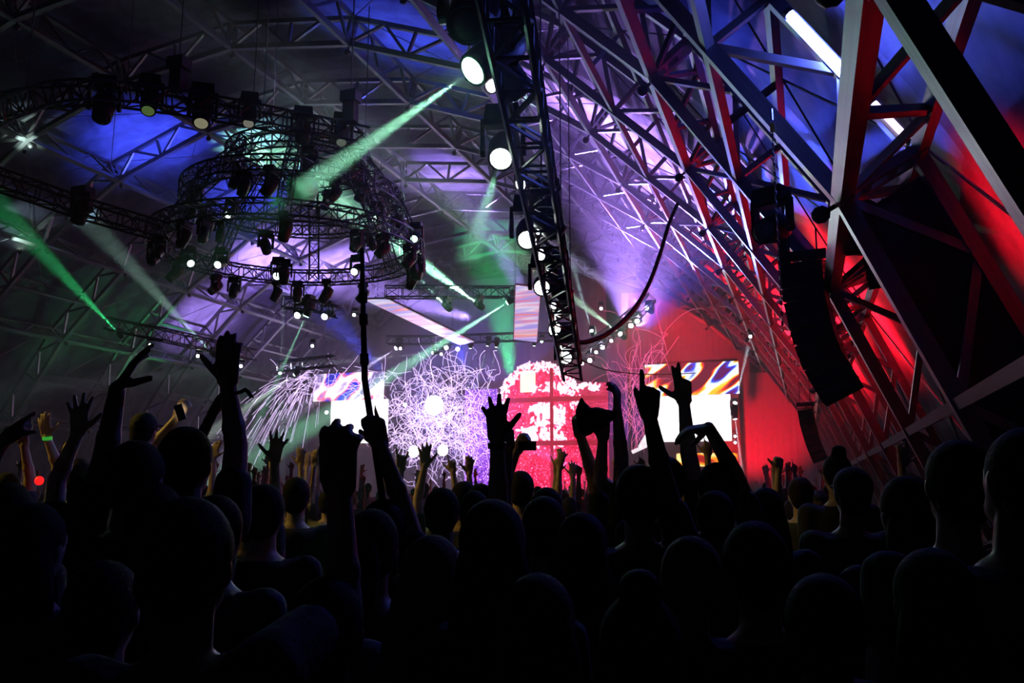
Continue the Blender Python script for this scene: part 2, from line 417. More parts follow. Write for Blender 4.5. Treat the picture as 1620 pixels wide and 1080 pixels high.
FOL = mat('white lit leaf', (.5, .4, .45), .6, emit=(1, .72, .88), es=1.8)
fm = MB()                              # the bright leaves hung on the lattice, too many to count
for cx, cy, rx, ry, n_ in ((880, 612, 45, 7, 40), (858, 655, 24, 20, 50), (885, 660, 10, 20, 26), (845, 690, 34, 16, 60), (880, 693, 16, 14, 30), (930, 612, 22, 6, 18)):
    for i in range(n_):
        a = random.uniform(0, 6.28); rr = math.sqrt(random.random()); p = S(cx+rx*rr*math.cos(a), cy+ry*rr*math.sin(a), 59.2)
        rot = Matrix.Rotation(random.uniform(0, 3), 3, 'Y'); s_ = random.uniform(.07, .2)
        fm.ell((p.x-c0.x, -.15+random.uniform(-.05, .05), p.z), (s_*1.6, .05, s_*.7), 6, 4, rot)
for i in range(330):
    a = random.uniform(-.15, math.pi+.15); rr = R_*random.uniform(.78, 1.02); s_ = random.uniform(.05, .12)
    fm.ell((rr*math.cos(a), -.1, c0.z+rr*math.sin(a)), (s_*1.5, .04, s_*.7), 6, 4, Matrix.Rotation(random.uniform(0, 3), 3, 'Y'))
tag(fm.build('leaf', FOL, lw), kind='stuff')
# violet pillar and red drapes
DR = mat('grey stage drape', (.2, .18, .23), .85, bump=.4, bscale=1.2)
def drape(nm, x0, x1, z1, Y, lab, folds=18, m=DR, cat='drape'):
    N = folds*4; P = [(x0+(x1-x0)*i/N, Y+.015*math.sin(i*math.pi/2+.3*math.sin(i))) for i in range(N+1)]
    mb = MB().add([(x, y, z) for z in (.02, z1) for x, y in P], [(i, i+1, i+N+2, i+N+1) for i in range(N)])
    mb.add([(x, y+.05, z) for z in (.02, z1) for x, y in P], [(i+1, i, i+N+1, i+N+2) for i in range(N)])
    o = mb.build(nm, m, None, True); tag(o, lab, cat); return o
a, b = S(1172, 560, 59.5), S(1262, 560, 59.5); drape('stage_drape', a.x, b.x+2.2, 9.2, 59.5, 'tall red lit drape beside the right video screen', 14)
a, b = S(985, 560, 61.5), S(1185, 560, 61.5); drape('stage_drape', a.x, b.x, 15.6, 61.5, 'dark red drape hanging above the right video screen', 22)
a, b = S(958, 560, 60.5), S(992, 560, 60.5); drape('stage_drape', a.x, b.x, 12.5, 60.5, 'narrow violet drape between the lattice wall and the right screen', 8)
a, b = S(600, 560, 62), S(960, 560, 62); drape('stage_drape', a.x, b.x, 17.6, 62.0, 'wide bluish drape behind the lattice wall', 34)
a, b = S(380, 560, 62.5), S(600, 560, 62.5); drape('stage_drape', a.x, b.x, 14.5, 62.5, 'dark drape behind the left video screen', 24)
bw = MB(); g = [P3(-6+12*i/40, YK[13]-.6, DEP+.3) for i in range(41)]; bw.add(g+[Vector((v.x, v.y+.1, v.z)) for v in g], [tuple(range(41)), tuple(reversed(range(41, 82)))])
tag(bw.build('wall_back', mat('dark end wall', (.05, .05, .06), .9)), kind='structure')
# stage blinders
def blinder(px, py, Y, r, col, es, lab, n=2):
    p = S(px, py, Y); o = empty('blinder_light', p)
    MB().box((0, .22, 0), (r*2.6, .3, r*2.6)).build('housing', BLACKM, o)
    MB().lathe([(r, 0), (r*.9, -.08), (r*.5, -.12)], 14, Matrix.Translation((0, .05, 0)) @ Matrix.Rotation(math.pi/2, 4, 'X')).build('lens', mat('blinder glass %.1f' % es, (.1,)*3, .3, emit=col, es=es), o)
    MB().box((0, .4, -r*1.7), (.12, .12, r*1.6)).build('bracket', BLACKM, o)
    return tag(o, lab, 'stage light', 'blinders on the stage')
blinder(686, 641, 57.5, .72, (1, .92, 1), 12, 'large glaring white lamp amid the central streamers')
blinder(654, 714, 57.4, .42, (.95, .92, 1), 8, 'white stage lamp low beside the left screen')
blinder(700, 712, 57.4, .4, (.95, .9, 1), 7, 'white stage lamp low under the central streamers')
blinder(640, 640, 57.6, .14, (1, .9, 1), 8, 'small lamp at the upper edge of the left screen')
blinder(512, 684, 57.6, .2, (1, .8, 1), 8, 'small lamp at the lower edge of the left screen')
blinder(516, 652, 57.6, .14, (1, .8, 1), 7, 'small lamp halfway up the left screen')
spot('blinder_beam', S(686, 641, 57.0), (-16, 30, 9), 2200, 120, (.75, .5, 1), .6, .4)
spot('blinder_beam', S(654, 714, 57.0), (-16, 30, 6), 900, 120, (.8, .6, 1), .6, .4)
# LED strips hung flat over the stage
STRIP = screen_mat('pastel streak picture', [(0, '#4050d8'), (.38, '#9a98ee'), (.45, '#e4dcf4'), (.5, '#e098c0'), (.55, '#8c9cf0'), (.6, '#f0707e'), (.66, '#f4cfb0'), (.74, '#8a80e8')], .5, (.35, 1.3, 1), 0., .95, 2.)
def led_strip(c4, lab):
    o = empty('led_strip', c4[0]); cs = [Vector(c)-Vector(c4[0]) for c in c4]; n = (cs[1]-cs[0]).cross(cs[3]-cs[0]).normalized()
    if n.z < 0: n = -n
    MB().add(cs+[c+n*.06 for c in cs], [(0, 1, 2, 3), (7, 6, 5, 4), (0, 4, 5, 1), (1, 5, 6, 2), (2, 6, 7, 3), (3, 7, 4, 0)]).build('screen_face', STRIP, o)
    f = MB(); up = [c+n*.07 for c in cs]
    for i in range(4): f.tube(up[i], up[(i+1) % 4], .05, 4)
    for u in (.25, .5, .75): f.tube(up[0].lerp(up[3], u), up[1].lerp(up[2], u), .04, 4)
    f.build('frame', DARKALU, o)
    for u in (.1, .9):
        for a, b in ((0, 3), (1, 2)):
            p = up[a].lerp(up[b], u); MB().tube(p, p+Vector((0, 0, 6.5)), .015, 4).build('hanging_wire', WIREM, o)
    tag(o, lab, 'led screen', 'led strips over the stage')
led_strip([atZ(578, 475, 9.5), atZ(613, 474, 9.5), atZ(750, 541, 9.5), atZ(727, 546, 9.5)], 'slanting pastel led strip starting beside the pole')
led_strip([atZ(816, 452, 9.5), atZ(855, 457, 9.5), atZ(849, 541, 9.5), atZ(813, 537, 9.5)], 'upright looking pastel led strip beside the lamp truss')
# ---------------------------------------------------------------- streamers and sparks
def curl(m, p, d, n, step, wob, r, g=0.):
    pts = [Vector(p)]; d = Vector(d).normalized(); ax = Vector((random.gauss(0, 1), random.gauss(0, .4), random.gauss(0, 1))).normalized()
    for i in range(n):
        if random.random() < .12: ax = Vector((random.gauss(0, 1), random.gauss(0, .4), random.gauss(0, 1))).normalized()
        d = (Matrix.Rotation(random.gauss(wob, wob), 3, ax) @ d+Vector((0, 0, -g))).normalized(); pts.append(pts[-1]+d*step)
    m.path(pts, r, 3)
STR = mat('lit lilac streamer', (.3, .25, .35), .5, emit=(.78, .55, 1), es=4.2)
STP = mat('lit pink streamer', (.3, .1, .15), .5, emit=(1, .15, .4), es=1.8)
random.seed(5)
m = MB()
for i in range(620):
    c = S(random.gauss(700, 38), random.gauss(672, 38), random.uniform(54, 56.8))
    curl(m, c, (random.gauss(0, 1), random.gauss(0, .3), random.gauss(.3, 1)), random.randint(6, 13), random.uniform(.1, .24), .22, random.uniform(.004, .008), .03)
for i in range(26):
    c = S(random.uniform(640, 800), random.uniform(588, 625), random.uniform(54, 56.8))
    curl(m, c, (random.gauss(0, .6), 0, 1), random.randint(10, 18), .22, .3, .009, .05)
for i in range(60):
    c = S(random.uniform(615, 660), random.uniform(640, 705), random.uniform(54, 56.8))
    curl(m, c, (random.gauss(0, 1), 0, random.gauss(0, 1)), 9, .22, .2, .008, .03)
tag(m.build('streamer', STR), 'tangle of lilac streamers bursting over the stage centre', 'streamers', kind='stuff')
m = MB(); O = S(512, 600, 54)
for i in range(150):
    v = random.uniform(3.2, 8.5); a = random.uniform(1.7, 3.0); vy = random.uniform(-.6, .6); t0 = random.uniform(.25, 1.05); L = random.uniform(.08, .3)
    f = lambda t: O+Vector((v*math.cos(a)*t, vy*t, v*math.sin(a)*t*.55-4.6*t*t))
    m.path([f(t0+L*j/4) for j in range(5)], random.uniform(.004, .009), 3)
for i in range(70):
    c = S(random.uniform(440, 625), random.uniform(585, 625), random.uniform(54, 56.8)); curl(m, c, (random.gauss(0, 1), 0, random.gauss(0, .5)), 9, .2, .2, .008, .04)
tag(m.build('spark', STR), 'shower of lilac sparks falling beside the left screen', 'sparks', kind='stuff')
m = MB()
for i in range(85):
    c = S(random.gauss(1008, 14), random.uniform(590, 715), random.uniform(54, 56.8)); curl(m, c, (random.gauss(0, .4), 0, 1), random.randint(9, 20), .2, .16, .008, 0)
for i in range(7):
    c = S(random.uniform(995, 1060), random.uniform(560, 590), 56); curl(m, c, (random.gauss(0, .3), 0, 1), 22, .25, .16, .008, .04)
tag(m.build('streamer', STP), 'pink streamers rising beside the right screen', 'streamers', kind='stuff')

for _n in ('lit lilac streamer', 'lit pink streamer', 'white lit leaf'): MATS[_n].cycles.emission_sampling = 'NONE'

# lamps that colour the drapes
spot('drape_wash', (-5, 53, 1.7), (-2.6, 59.5, 6), 13000, 60, RED, .8, .3)
spot('drape_wash', (-8, 55, 12), (-8, 61.5, 12.5), 4000, 110, RED, .8, .3)
spot('drape_wash', (-12, 54, 3), (-11.5, 60.5, 8), 2200, 50, (.5, .1, 1), .8, .3)
spot('drape_wash', (-24, 52, 6), (-23, 62, 9), 7000, 80, (.2, .16, 1), .8, .3)

# ---------------------------------------------------------------- lighting rig
MH_BASE = MB().box((0, 0, -.09), (.42, .30, .18), taper=.9).mesh('base', BLACKM)
def _yoke():
    m = MB()
    for s in (-1, 1):
        m.box((s*.235, 0, -.36), (.05, .13, .42)); m.lathe([(.075, -.03), (.075, .03)], 10, Matrix.Translation((s*.235, 0, -.52)) @ Matrix.Rotation(math.pi/2, 4, 'Y'))
    m.box((0, 0, -.2), (.5, .16, .06)); return m.mesh('yoke', BLACKM)
MH_YOKE = _yoke()
MH_HEAD = MB().lathe([(.05, -.3), (.13, -.28), (.17, -.2), (.185, -.05), (.17, .1), (.155, .24), (.15, .29), (.12, .285)], 16).mesh('head', BLACKM, True)
MH_LENS = {}
def lens_mesh(col, es, r=.125):
    k = (col, es)
    if k not in MH_LENS:
        MH_LENS[k] = MB().lathe([(r, .27), (r*.92, .30), (r*.6, .318), (r*.1, .325)], 16).mesh('lens', mat('lamp glass %d' % len(MH_LENS), (.05,)*3, .2, emit=col if es else None, es=es), True)
    return MH_LENS[k]
OFFC = (.02, .02, .03); BK = 62.
def moving_head(lens_at, tgt, s=1., col=WHITE, es=12., beam=None, lab='', group=None, deg=5., bcol=None, up=(0, 0, 1)):
    """lamp whose lens sits at lens_at and looks at tgt; the base hangs above it"""
    lens_at = Vector(lens_at); d = (Vector(tgt)-lens_at).normalized()
    piv = lens_at-d*.3*s                        # pivot of the head
    top = piv+Vector(up)*.52*s
    o = empty('moving_head', top); o.scale = (s, s, s)
    dh = Vector((d.x, d.y, 0)); rz = math.atan2(dh.y, dh.x)-math.pi/2 if dh.length > 1e-3 else 0
    R = Matrix.Rotation(rz, 4, 'Z')
    link('base', MH_BASE, o, R); link('yoke', MH_YOKE, o, R)
    h = link('head', MH_HEAD, o, frame_m((0, 0, -.52), d, (0, 0, 1)))
    link('lens', lens_mesh(col, es), h)
    tag(o, lab, 'stage light', group)
    if beam:
        spot('beam', lens_at+d*.06*s, tgt, beam*BK, deg*1.15, bcol or col, 1., .012)
    return o
def truss_mb(pts, w_=.4, h_=.4, r=.03, closed=False, every=1, up=Vector((0, 0, 1))):
    """four chords and zigzag lacing along a polyline: (chord builders, lacing builder)"""
    pts = [Vector(p) for p in pts]; N = len(pts); C = [[], [], [], []]
    for i, p in enumerate(pts):
        a = pts[i-1] if (i or closed) else p; b = pts[(i+1) % N] if (i < N-1 or closed) else p
        t = (b-a).normalized(); sx = t.cross(up).normalized(); sz = sx.cross(t).normalized()
        for q, (x, z) in enumerate(((-1, -1), (1, -1), (1, 1), (-1, 1))): C[q].append(p+sx*x*w_/2+sz*z*h_/2)
    ch = [MB().path(c, r, 5, closed) for c in C]
    lc = MB()
    for i in range(N if closed else N-1):
        j = (i+1) % N
        for q in range(4):
            k = (q+1) % 4
            a, b = (q, k) if (i+q) % 2 else (k, q)
            lc.tube(C[a][i], C[b][j], r*.55, 4, caps=False)
        for q in range(4): lc.tube(C[q][i], C[(q+1) % 4][i], r*.55, 4, caps=False)
    return ch, lc
def make_truss(name, pts, lab, cat='lighting truss', group=None, m=DARKALU, hang=(), **kw):
    o = empty(name, pts[0]); inv = -Vector(pts[0]); P = [Vector(p)+inv for p in pts]
    ch, lc = truss_mb(P, **kw)
    for c in ch: c.build('chord_tube', m, o)
    tag(lc.build('lacing', m, o), kind='stuff')
    for h in hang:
        a = Vector(h)+inv; MB().tube(a, a+Vector((0, 0, roof_z(h)-h[2])), .014, 4).build('hoist_chain', WIREM, o)
    return tag(o, lab, cat, group)
def roof_z(p):
    best = min((abs(P3(t/20, 0).x-p[0]), P3(t/20, 0).z) for t in range(-118, 119)); return best[1]
def subdiv(pts, step):
    out = []
    for a, b in zip(pts, pts[1:]):
        a, b = Vector(a), Vector(b); n = max(1, round((b-a).length/step)); out += [a.lerp(b, i/n) for i in range(n)]
    return out+[Vector(pts[-1])]
# the black lamp truss overhead, sloping away from the camera
A0, A1 = atD(772, -150, 6.36), atD(906, 588, 18.2)
ln = [atD(771, -150, 6.36), atD(771+22, 0, 7.34), atD(903, 547, 16.7), atD(906, 583, 18.0)]
ln = [A0+(A1-A0)*(i/24) for i in range(25)]
make_truss('lamp_truss', ln, 'black truss full of lamps sloping away overhead in the middle', m=BLACKM, w_=.36, h_=.36, r=.035, hang=[ln[i] for i in (9, 17, 23)])
DT = lambda y: 8.3*862/(975-y)
def T(px, py, side=0): return atD(px, py, DT(py))
FG = 'lamps on the overhead truss'
back = Vector((0, -1, 0))
moving_head(T(746, 113), atD(520, 270, 7.5), 1.1, MINT, 30, 700, 'biggest white lamp of the overhead truss with a mint beam', FG, 6, MINT)
moving_head(T(792, 252), atD(735, 430, 7.5), 1.0, (.85, 1, .92), 30, 200, 'white lamp just below the topmost pair on the overhead truss', FG, 6, MINT)
moving_head(T(834, 380), atD(800, 560, 9), 1.0, (.9, 1, .95), 30, 0, 'white lamp midway along the overhead truss', FG)
moving_head(T(857, 455), atD(760, 560, 9), .95, (.85, 1, .9), 40, 0, 'white lamp in front of the upright led strip', FG)
moving_head(T(877, 520), atD(640, 430, 12.5), .95, (.85, 1, .9), 45, 260, 'white lamp with sideways beam near the end of the overhead truss', FG, 5, MINT)
moving_head(T(895, 566), atD(850, 660, 10), .95, (.9, 1, .95), 20, 0, 'last white lamp at the far tip of the overhead truss', FG)
moving_head(T(738, 40), atD(600, 300, 5.5), 1.25, OFFC, 0, 0, 'unlit black lamp at the top edge above the biggest lamp', FG)
for (px, py), lb in zip(((826, 150), (884, 372), (898, 470)), ('beside the topmost bright lamps', 'midway along', 'near the far end')):
    moving_head(T(px, py), T(px, py)+Vector((1.2, 1, -1.6)), 1.0, OFFC, 0, 0, f'unlit black lamp on the far side of the overhead truss, {lb}', FG)
def par_lamp(p, tgt, r, col, es, lab, group, beam=0, deg=8.):
    p = Vector(p); d = (Vector(tgt)-p).normalized(); M = frame_m((0, 0, 0), d)
    o = empty('par_lamp', p)
    MB().lathe([(r*.4, -r*2.6), (r*.95, -r*2.1), (r*1.15, -r*.3), (r*1.2, .02), (r*1.05, .02), (r, -.01)], 12, M).build('can', BLACKM, o, True)
    MB().lathe([(r*.98, 0), (r*.6, .03), (r*.1, .04)], 12, M).build('lens', mat('par glass %.2f %.1f' % (col[0], es), (.05,)*3, .2, emit=col, es=es), o, True)
    y = MB(); x = d.cross(Vector((0, 0, 1))).normalized()
    y.path([x*r*1.25, x*r*1.3+Vector((0, 0, r*2)), -x*r*1.3+Vector((0, 0, r*2)), -x*r*1.25], r*.12, 4); y.build('bracket', BLACKM, o)
    if beam: spot('beam', p+d*.06, tgt, beam, deg, col, .35, r*.5)
    return tag(o, lab, 'stage light', group)
PV = (.93, .86, 1)
for (px, py, r, lb) in ((778, 134, .075, 'beside the biggest lamp'), (824, 291, .075, 'under the second bright lamp'), (855, 402, .085, 'halfway down'), (876, 483, .06, 'low down'), (852, 368, .025, 'tiny, between two bright lamps')):
    par_lamp(T(px, py), T(px, py)+Vector((-.8, -2, -.9)), r, PV, 16, f'small violet white lamp on the overhead truss, {lb}', 'small lamps on the overhead truss')
# curved truss across the upper left
AC = [(-40, 186, 15.5), (0, 170, 16.5), (60, 152, 17.5), (120, 146, 18), (200, 150, 18.8), (300, 164, 19.6), (400, 182, 20.3), (500, 202, 21), (580, 219, 21.6)]
arc = subdiv([atD(*a) for a in AC], .42)
make_truss('arc_truss', arc, 'dark curved truss with hanging lamps across the upper left', m=BLACKM, w_=.42, h_=.42, r=.032, hang=[arc[int(len(arc)*f)] for f in (.2, .45, .7, .95)])
LG = 'lamps under the curved truss'
for px, py, D, sc, es, lb, bc in ((160, 188, 18.3, 1.25, 0, 'first unlit lamp', OFFC), (234, 176, 19.0, 1.1, .1, 'second lamp, green rimmed', (.6, 1, .3)), (318, 196, 19.7, 1.25, .2, 'third lamp, dimly lit yellow', (1, .95, .6)),
                                  (393, 196, 20.2, 1.0, .15, 'fourth lamp, small', (1, .98, .8)), (478, 222, 20.8, 1.1, 0, 'fifth unlit lamp', OFFC), (540, 226, 21.2, 1.0, .1, 'last lamp at the right end', (.8, 1, .8))):
    p = atD(px, py, D); moving_head(p, p+Vector((.25, -.4, -1)), sc, bc, es, 0, f'{lb} hanging under the dark curved truss', LG)
for px, py, D, lb in ((283, 108, 19.5, 'above the yellow lamp'), (555, 160, 21.3, 'above the right end')):
    p = atD(px, py, D); o = empty('chain_hoist', p)
    MB().box((0, 0, .1), (.42, .34, .26)).build('motor_body', BLACKM, o); MB().box((0, 0, -.28), (.3, .24, .5), taper=1).build('chain_bag', CABLEM, o)
    MB().tube((0, 0, .2), (0, 0, roof_z(p)-p.z), .014, 4).build('hoist_chain', WIREM, o)
    tag(o, f'black chain hoist {lb} of the curved truss', 'hoist', 'hoists of the curved truss')
AC2 = [(-40, 268, 19), (0, 285, 19.5), (60, 305, 20), (122, 327, 20.6), (190, 347, 21.2), (262, 368, 22)]
arc2 = subdiv([atD(*a) for a in AC2], .42)
make_truss('arc_truss', arc2, 'dark truss running from the left edge to the round chandelier rig', m=BLACKM, w_=.4, h_=.4, r=.03)
p = atD(122, 352, 20.6); moving_head(p, p+Vector((0, -.3, -1)), 1.1, OFFC, 0, 0, 'unlit lamp under the truss at the left edge', None)
# round chandelier rig: three rings, ribs and a mirror ball
def ring(px, py, D, R, lab, n, z=None):
    c = atD(px, py, D); pts = [c+Vector((R*math.cos(2*math.pi*i/n), R*math.sin(2*math.pi*i/n), 0)) for i in range(n)]
    o = empty('ring_truss', c); ch, lc = truss_mb([p-c for p in pts], .42, .42, .03, True)
    for q in ch: q.build('chord_ring', DARKALU, o)
    tag(lc.build('lacing', DARKALU, o), kind='stuff')
    return c, tag(o, lab, 'lighting truss', 'rings of the chandelier rig')
RC = [ring(458, 392, 26, 3.75, 'widest and lowest ring truss of the chandelier rig', 54), ring(466, 318, 26, 3.0, 'middle ring truss of the chandelier rig around the mirror ball', 46), ring(474, 256, 26, 1.9, 'smallest ring truss at the top of the chandelier rig', 30)]
RR = (3.75, 3.0, 1.9)
for i, a in enumerate((15, 62, 110, 160, 205, 252, 300, 340)):
    a = math.radians(a); v = Vector((math.cos(a), math.sin(a), 0))
    pts = subdiv([RC[2][0]+v*RR[2], RC[1][0]+v*RR[1], RC[0][0]+v*RR[0]], .4)
    wh = ['back right', 'rear', 'rear left', 'left', 'front left', 'front', 'front right', 'right'][i]
    make_truss('rib_truss', pts, f'short truss joining the three rings on the {wh} of the chandelier', group='ribs of the chandelier rig', w_=.3, h_=.3, r=.024)
for i, a in enumerate((30, 150, 270)):
    a = math.radians(a); v = Vector((math.cos(a), math.sin(a), 0)); p = RC[2][0]+v*1.9
    MB().tube((0, 0, 0), (0, 0, max(1, roof_z(p)-p.z)), .016, 4).build('hoist_chain', WIREM, RC[2][1], M=Matrix.Translation(v*1.9))
cb = atD(478, 296, 25.6); mbr = empty('mirror_ball', cb)
bm = MB().ell((0, 0, 0), (.47, .47, .47), 28, 18); bo = bm.build('mirror_shell', mat('mirror tile', (.25, .42, .34), .4, .5), mbr)
MB().lathe([(.06, .45), (.09, .47), (.09, .53), (.05, .55)], 10).build('top_cap', BLACKM, mbr); MB().tube((0, 0, .5), (0, 0, 1.3), .02, 5).build('hanging_pole', BLACKM, mbr)
spot('added_ball_light', cb+Vector((1.6, -4.2, -2.2)), cb, 700, 14, (.1, .9, .35), .4, .1)  # added green spot without a lamp body, brightens the ball
tag(mbr, 'green tinged mirror ball inside the chandelier rig', 'mirror ball')
random.seed(12); CG = 'unlit lamps on the chandelier rig'
for i in range(34):
    j = (0, 0, 0, 1, 1, 2)[i % 6]; a = 2*math.pi*(i*.382+.07); c = RC[j][0]; p = c+Vector((RR[j]*math.cos(a), RR[j]*math.sin(a), -.85))
    moving_head(p, p+Vector((random.uniform(-.6, .6), random.uniform(-1, .2), -1)), random.uniform(.75, 1.0), OFFC, 0, 0, 'small unlit black lamp hanging under the %s ring of the chandelier rig' % ('lowest', 'middle', 'topmost')[j], CG+', %s ring' % ('lowest', 'middle', 'topmost')[j])
ps = [atD(458+200*math.cos(a), 392+62*math.sin(a), 26) for a in ()]
# a handful of ring lamps that are lit
CL = [(302, 417, 24.5, (.7, .95, 1), 16, (345, 470, 23), 150, 4), (344, 419, 24, (.7, 1, 1), 14, None, 0, 0), (438, 437, 23, (.75, 1, .95), 14, (400, 520, 20), 0, 0), (449, 448, 23, (.65, .95, 1), 18, (446, 600, 24.5), 900, 4),
      (655, 378, 25, (.5, 1, .7), 12, None, 0, 0), (652, 398, 25, (.6, 1, .75), 10, None, 0, 0), (592, 345, 25, (.6, 1, .8), 6, None, 0, 0), (360, 340, 25, (.8, 1, .9), 4, None, 0, 0), (560, 430, 25, (.75, 1, 1), 12, None, 0, 0)]
for i, (px, py, D, col, es, tg, bp, dg) in enumerate(CL):
    p = atD(px, py, D); t = atD(*tg) if tg else p+Vector((.1, -1, -.6))
    lb = ['with a thin beam on the left rim', 'on the left rim beside the beaming one', 'low on the front rim', 'with a straight downward beam on the front rim', 'on the right rim, upper of two', 'on the right rim, lower of two', 'inside on the right', 'inside on the left', 'hanging below the right part'][i]
    moving_head(p, t, .8, col, es, bp, f'lit cyan white chandelier lamp {lb}', 'lit lamps on the chandelier rig', dg or 5)
# small triangular truss with three lamps under the chandelier
tr = subdiv([atD(448, 478, 33), atD(500, 484, 33), atD(536, 494, 33)], .5); make_truss('side_truss', tr, 'small truss with three lit lamps below the chandelier rig', w_=.4, h_=.4, r=.03)
for px, py, col, tg, bp, lb in ((470, 499, WHITE, None, 0, 'left'), (484, 500, MINT, (436, 606, 33), 1500, 'middle, mint beamed'), (513, 501, WHITE, None, 0, 'right')):
    p = atD(px, py, 33); moving_head(p, atD(*tg) if tg else p+Vector((.1, -1, -.5)), 1.0, col, 14, bp, f'{lb} lamp of three under the small truss', 'lamps of the small truss', 5)
tr = subdiv([atD(440, 580, 44), atD(530, 570, 44)], .6); make_truss('side_truss', tr, 'low dark truss over the falling sparks', w_=.5, h_=.5, r=.04)
# lamps further down the tent: (px, py, depth, colour, emission, target pixel/depth, power, cone, label)
SM = [
 (186, 526, 34, GREEN, 22, (40, 372, 36), 6000, 8, 'green beamed lamp on the dark left wall'),
 (238, 546, 34, (.8, 1, .85), 24, (222, 566, 30), 120, 8, 'white lamp above the tallest raised arm on the left'),
 (313, 563, 36, (.85, 1, .9), 16, None, 0, 0, 'oval white lamp left of the raised fist'),
 (334, 557, 36, (.55, 1, .8), 16, (236, 452, 39), 1500, 6, 'mint beamed lamp right beside the raised fist'),
 (381, 579, 38, WHITE, 18, None, 0, 0, 'white lamp just right of the raised fist'),
 (443, 590, 44, WHITE, 18, (449, 470, 40), 500, 3, 'white lamp under the low dark truss, left'),
 (465, 593, 44, (.8, 1, .9), 18, (380, 652, 43), 1600, 9, 'wide beamed white lamp under the low dark truss'),
 (494, 547, 46, WHITE, 18, None, 0, 0, 'tiny lone lamp above the low dark truss'),
 (560, 498, 38, (.7, 1, .8), 14, None, 0, 0, 'lamp hidden beside the pole at the led strip end'),
 (626, 551, 50, (.75, .65, 1), 26, (556, 596, 48), 3000, 7, 'violet beamed lamp right of the pole'),
 (633, 551, 50, (.8, .7, 1), 18, None, 0, 0, 'tiny lamp beside the violet beamed one'),
 (684, 558, 50, WHITE, 14, (540, 572, 46), 2500, 3, 'tiny lamp sending a thin level beam to the pole'),
 (698, 560, 50, PV, 12, None, 0, 0, 'tiny lamp right of the level beam'),
 (706, 550, 50, (.85, .75, 1), 30, None, 0, 0, 'violet white lamp under the led strip tip, left of two'),
 (724, 552, 50, (.85, .75, 1), 26, None, 0, 0, 'violet white lamp under the led strip tip, right of two'),
 (744, 551, 50, (.7, 1, .8), 12, (741, 596, 50), 500, 5, 'small mint lamp of the stage front row, first'),
 (771, 547, 50, (.7, 1, .8), 12, (757, 598, 50), 700, 5, 'small mint lamp of the stage front row, second'),
 (785, 549, 50, (.7, 1, .8), 12, (776, 592, 50), 700, 5, 'small mint lamp of the stage front row, third'),
 (845, 547, 50, (.7, 1, .8), 10, (842, 580, 50), 300, 5, 'small mint lamp of the stage front row, fourth'),
 (857, 540, 50, (.7, 1, .8), 8, None, 0, 0, 'small mint lamp of the stage front row, fifth'),
 (702, 480, 36, MINT, 40, skin_at(425, 222), 14000, 11, 'left of two glaring mint beamed lamps near the chandelier'),
 (752, 478, 36, MINT, 40, skin_at(400, 218), 14000, 11, 'right of two glaring mint beamed lamps near the chandelier'),
 (802, 479, 38, MINT, 34, (640, 580, 38), 9000, 6, 'lamp left of the upright led strip throwing a mint beam down'),
 (1023, 487, 40, (.6, .5, 1), 40, (925, 425, 37), 3000, 7, 'highest violet beamed lamp of the rising lamp row'),
 (1008, 508, 40, (.85, 1, .92), 60, None, 0, 0, 'largest glaring lamp of the rising lamp row'),
 (998, 515, 40.5, (.85, 1, .92), 40, None, 0, 0, 'glaring lamp right under the largest of the rising row'),
 (981, 528, 41, (.6, 1, .7), 34, (905, 470, 38), 3000, 6, 'green beamed lamp of the rising lamp row'),
 (967, 539, 42, WHITE, 22, None, 0, 0, 'small lamp midway down the rising lamp row'),
 (953, 549, 43, PV, 34, None, 0, 0, 'glaring lamp low on the rising lamp row'),
 (943, 557, 43, PV, 24, None, 0, 0, 'small lamp low on the rising lamp row'),
 (933, 570, 44, (.85, .8, 1), 36, None, 0, 0, 'second lowest glaring lamp of the rising lamp row'),
 (921, 575, 44, PV, 24, None, 0, 0, 'lowest lamp of the rising lamp row'),
 (936, 523, 38, (.6, .95, 1), 14, (890, 365, 33), 2600, 3, 'lamp shooting a narrow pale beam upward behind the overhead truss'),
 (951, 488, 42, WHITE, 10, None, 0, 0, 'tiny hanging lamp left of the rising lamp row'),
 (1187, 532, 40, (.8, 1, .95), 20, None, 0, 0, 'white lamp fixed on the red lit right wall'),
 (1163, 637, 54, WHITE, 34, (1187, 535, 51), 6000, 3.5, 'lamp at the edge of the right screen shooting a white beam up'),
 (1163, 663, 54, WHITE, 28, (1176, 760, 53), 3000, 5, 'lamp at the edge of the right screen shooting a white beam down'),
 (1163, 690, 54, PV, 14, None, 0, 0, 'small lamp low at the edge of the right screen, upper'),
 (1163, 700, 54, PV, 12, None, 0, 0, 'small lamp low at the edge of the right screen, lower'),
]
for px, py, D, col, es, tg, bp, dg, lb in SM:
    p = atD(px, py, D); t = tg if isinstance(tg, Vector) else (atD(*tg) if tg else p+Vector((.35*(0-p.x)/20, -1, -.25)))
    big = es >= 26
    moving_head(p, t, (.85 if big else .6)*(D/40)**.5, col, es, bp, lb, 'lamps down the tent', dg or 5)
# the trusses those lamps hang on
for a, lb in (([(610, 462, 36), (690, 462, 36), (812, 462, 38)], 'dark truss above the mint beamed lamps'), ([(725, 536, 50), (812, 533, 50), (905, 533, 50)], 'truss of the stage front lamp row'),
              ([(1032, 470, 40), (1010, 492, 40), (966, 526, 42), (915, 560, 44)], 'rising dark truss carrying the glaring lamp row'), ([(612, 538, 50), (735, 538, 50)], 'dark truss over the stage left of the led strip tip'),
              ([(170, 512, 34), (260, 530, 34), (400, 562, 38)], 'dark truss along the left wall')):
    make_truss('lamp_truss', subdiv([atD(*q) for q in a], .6), lb, w_=.45, h_=.45, r=.035, group='trusses down the tent')
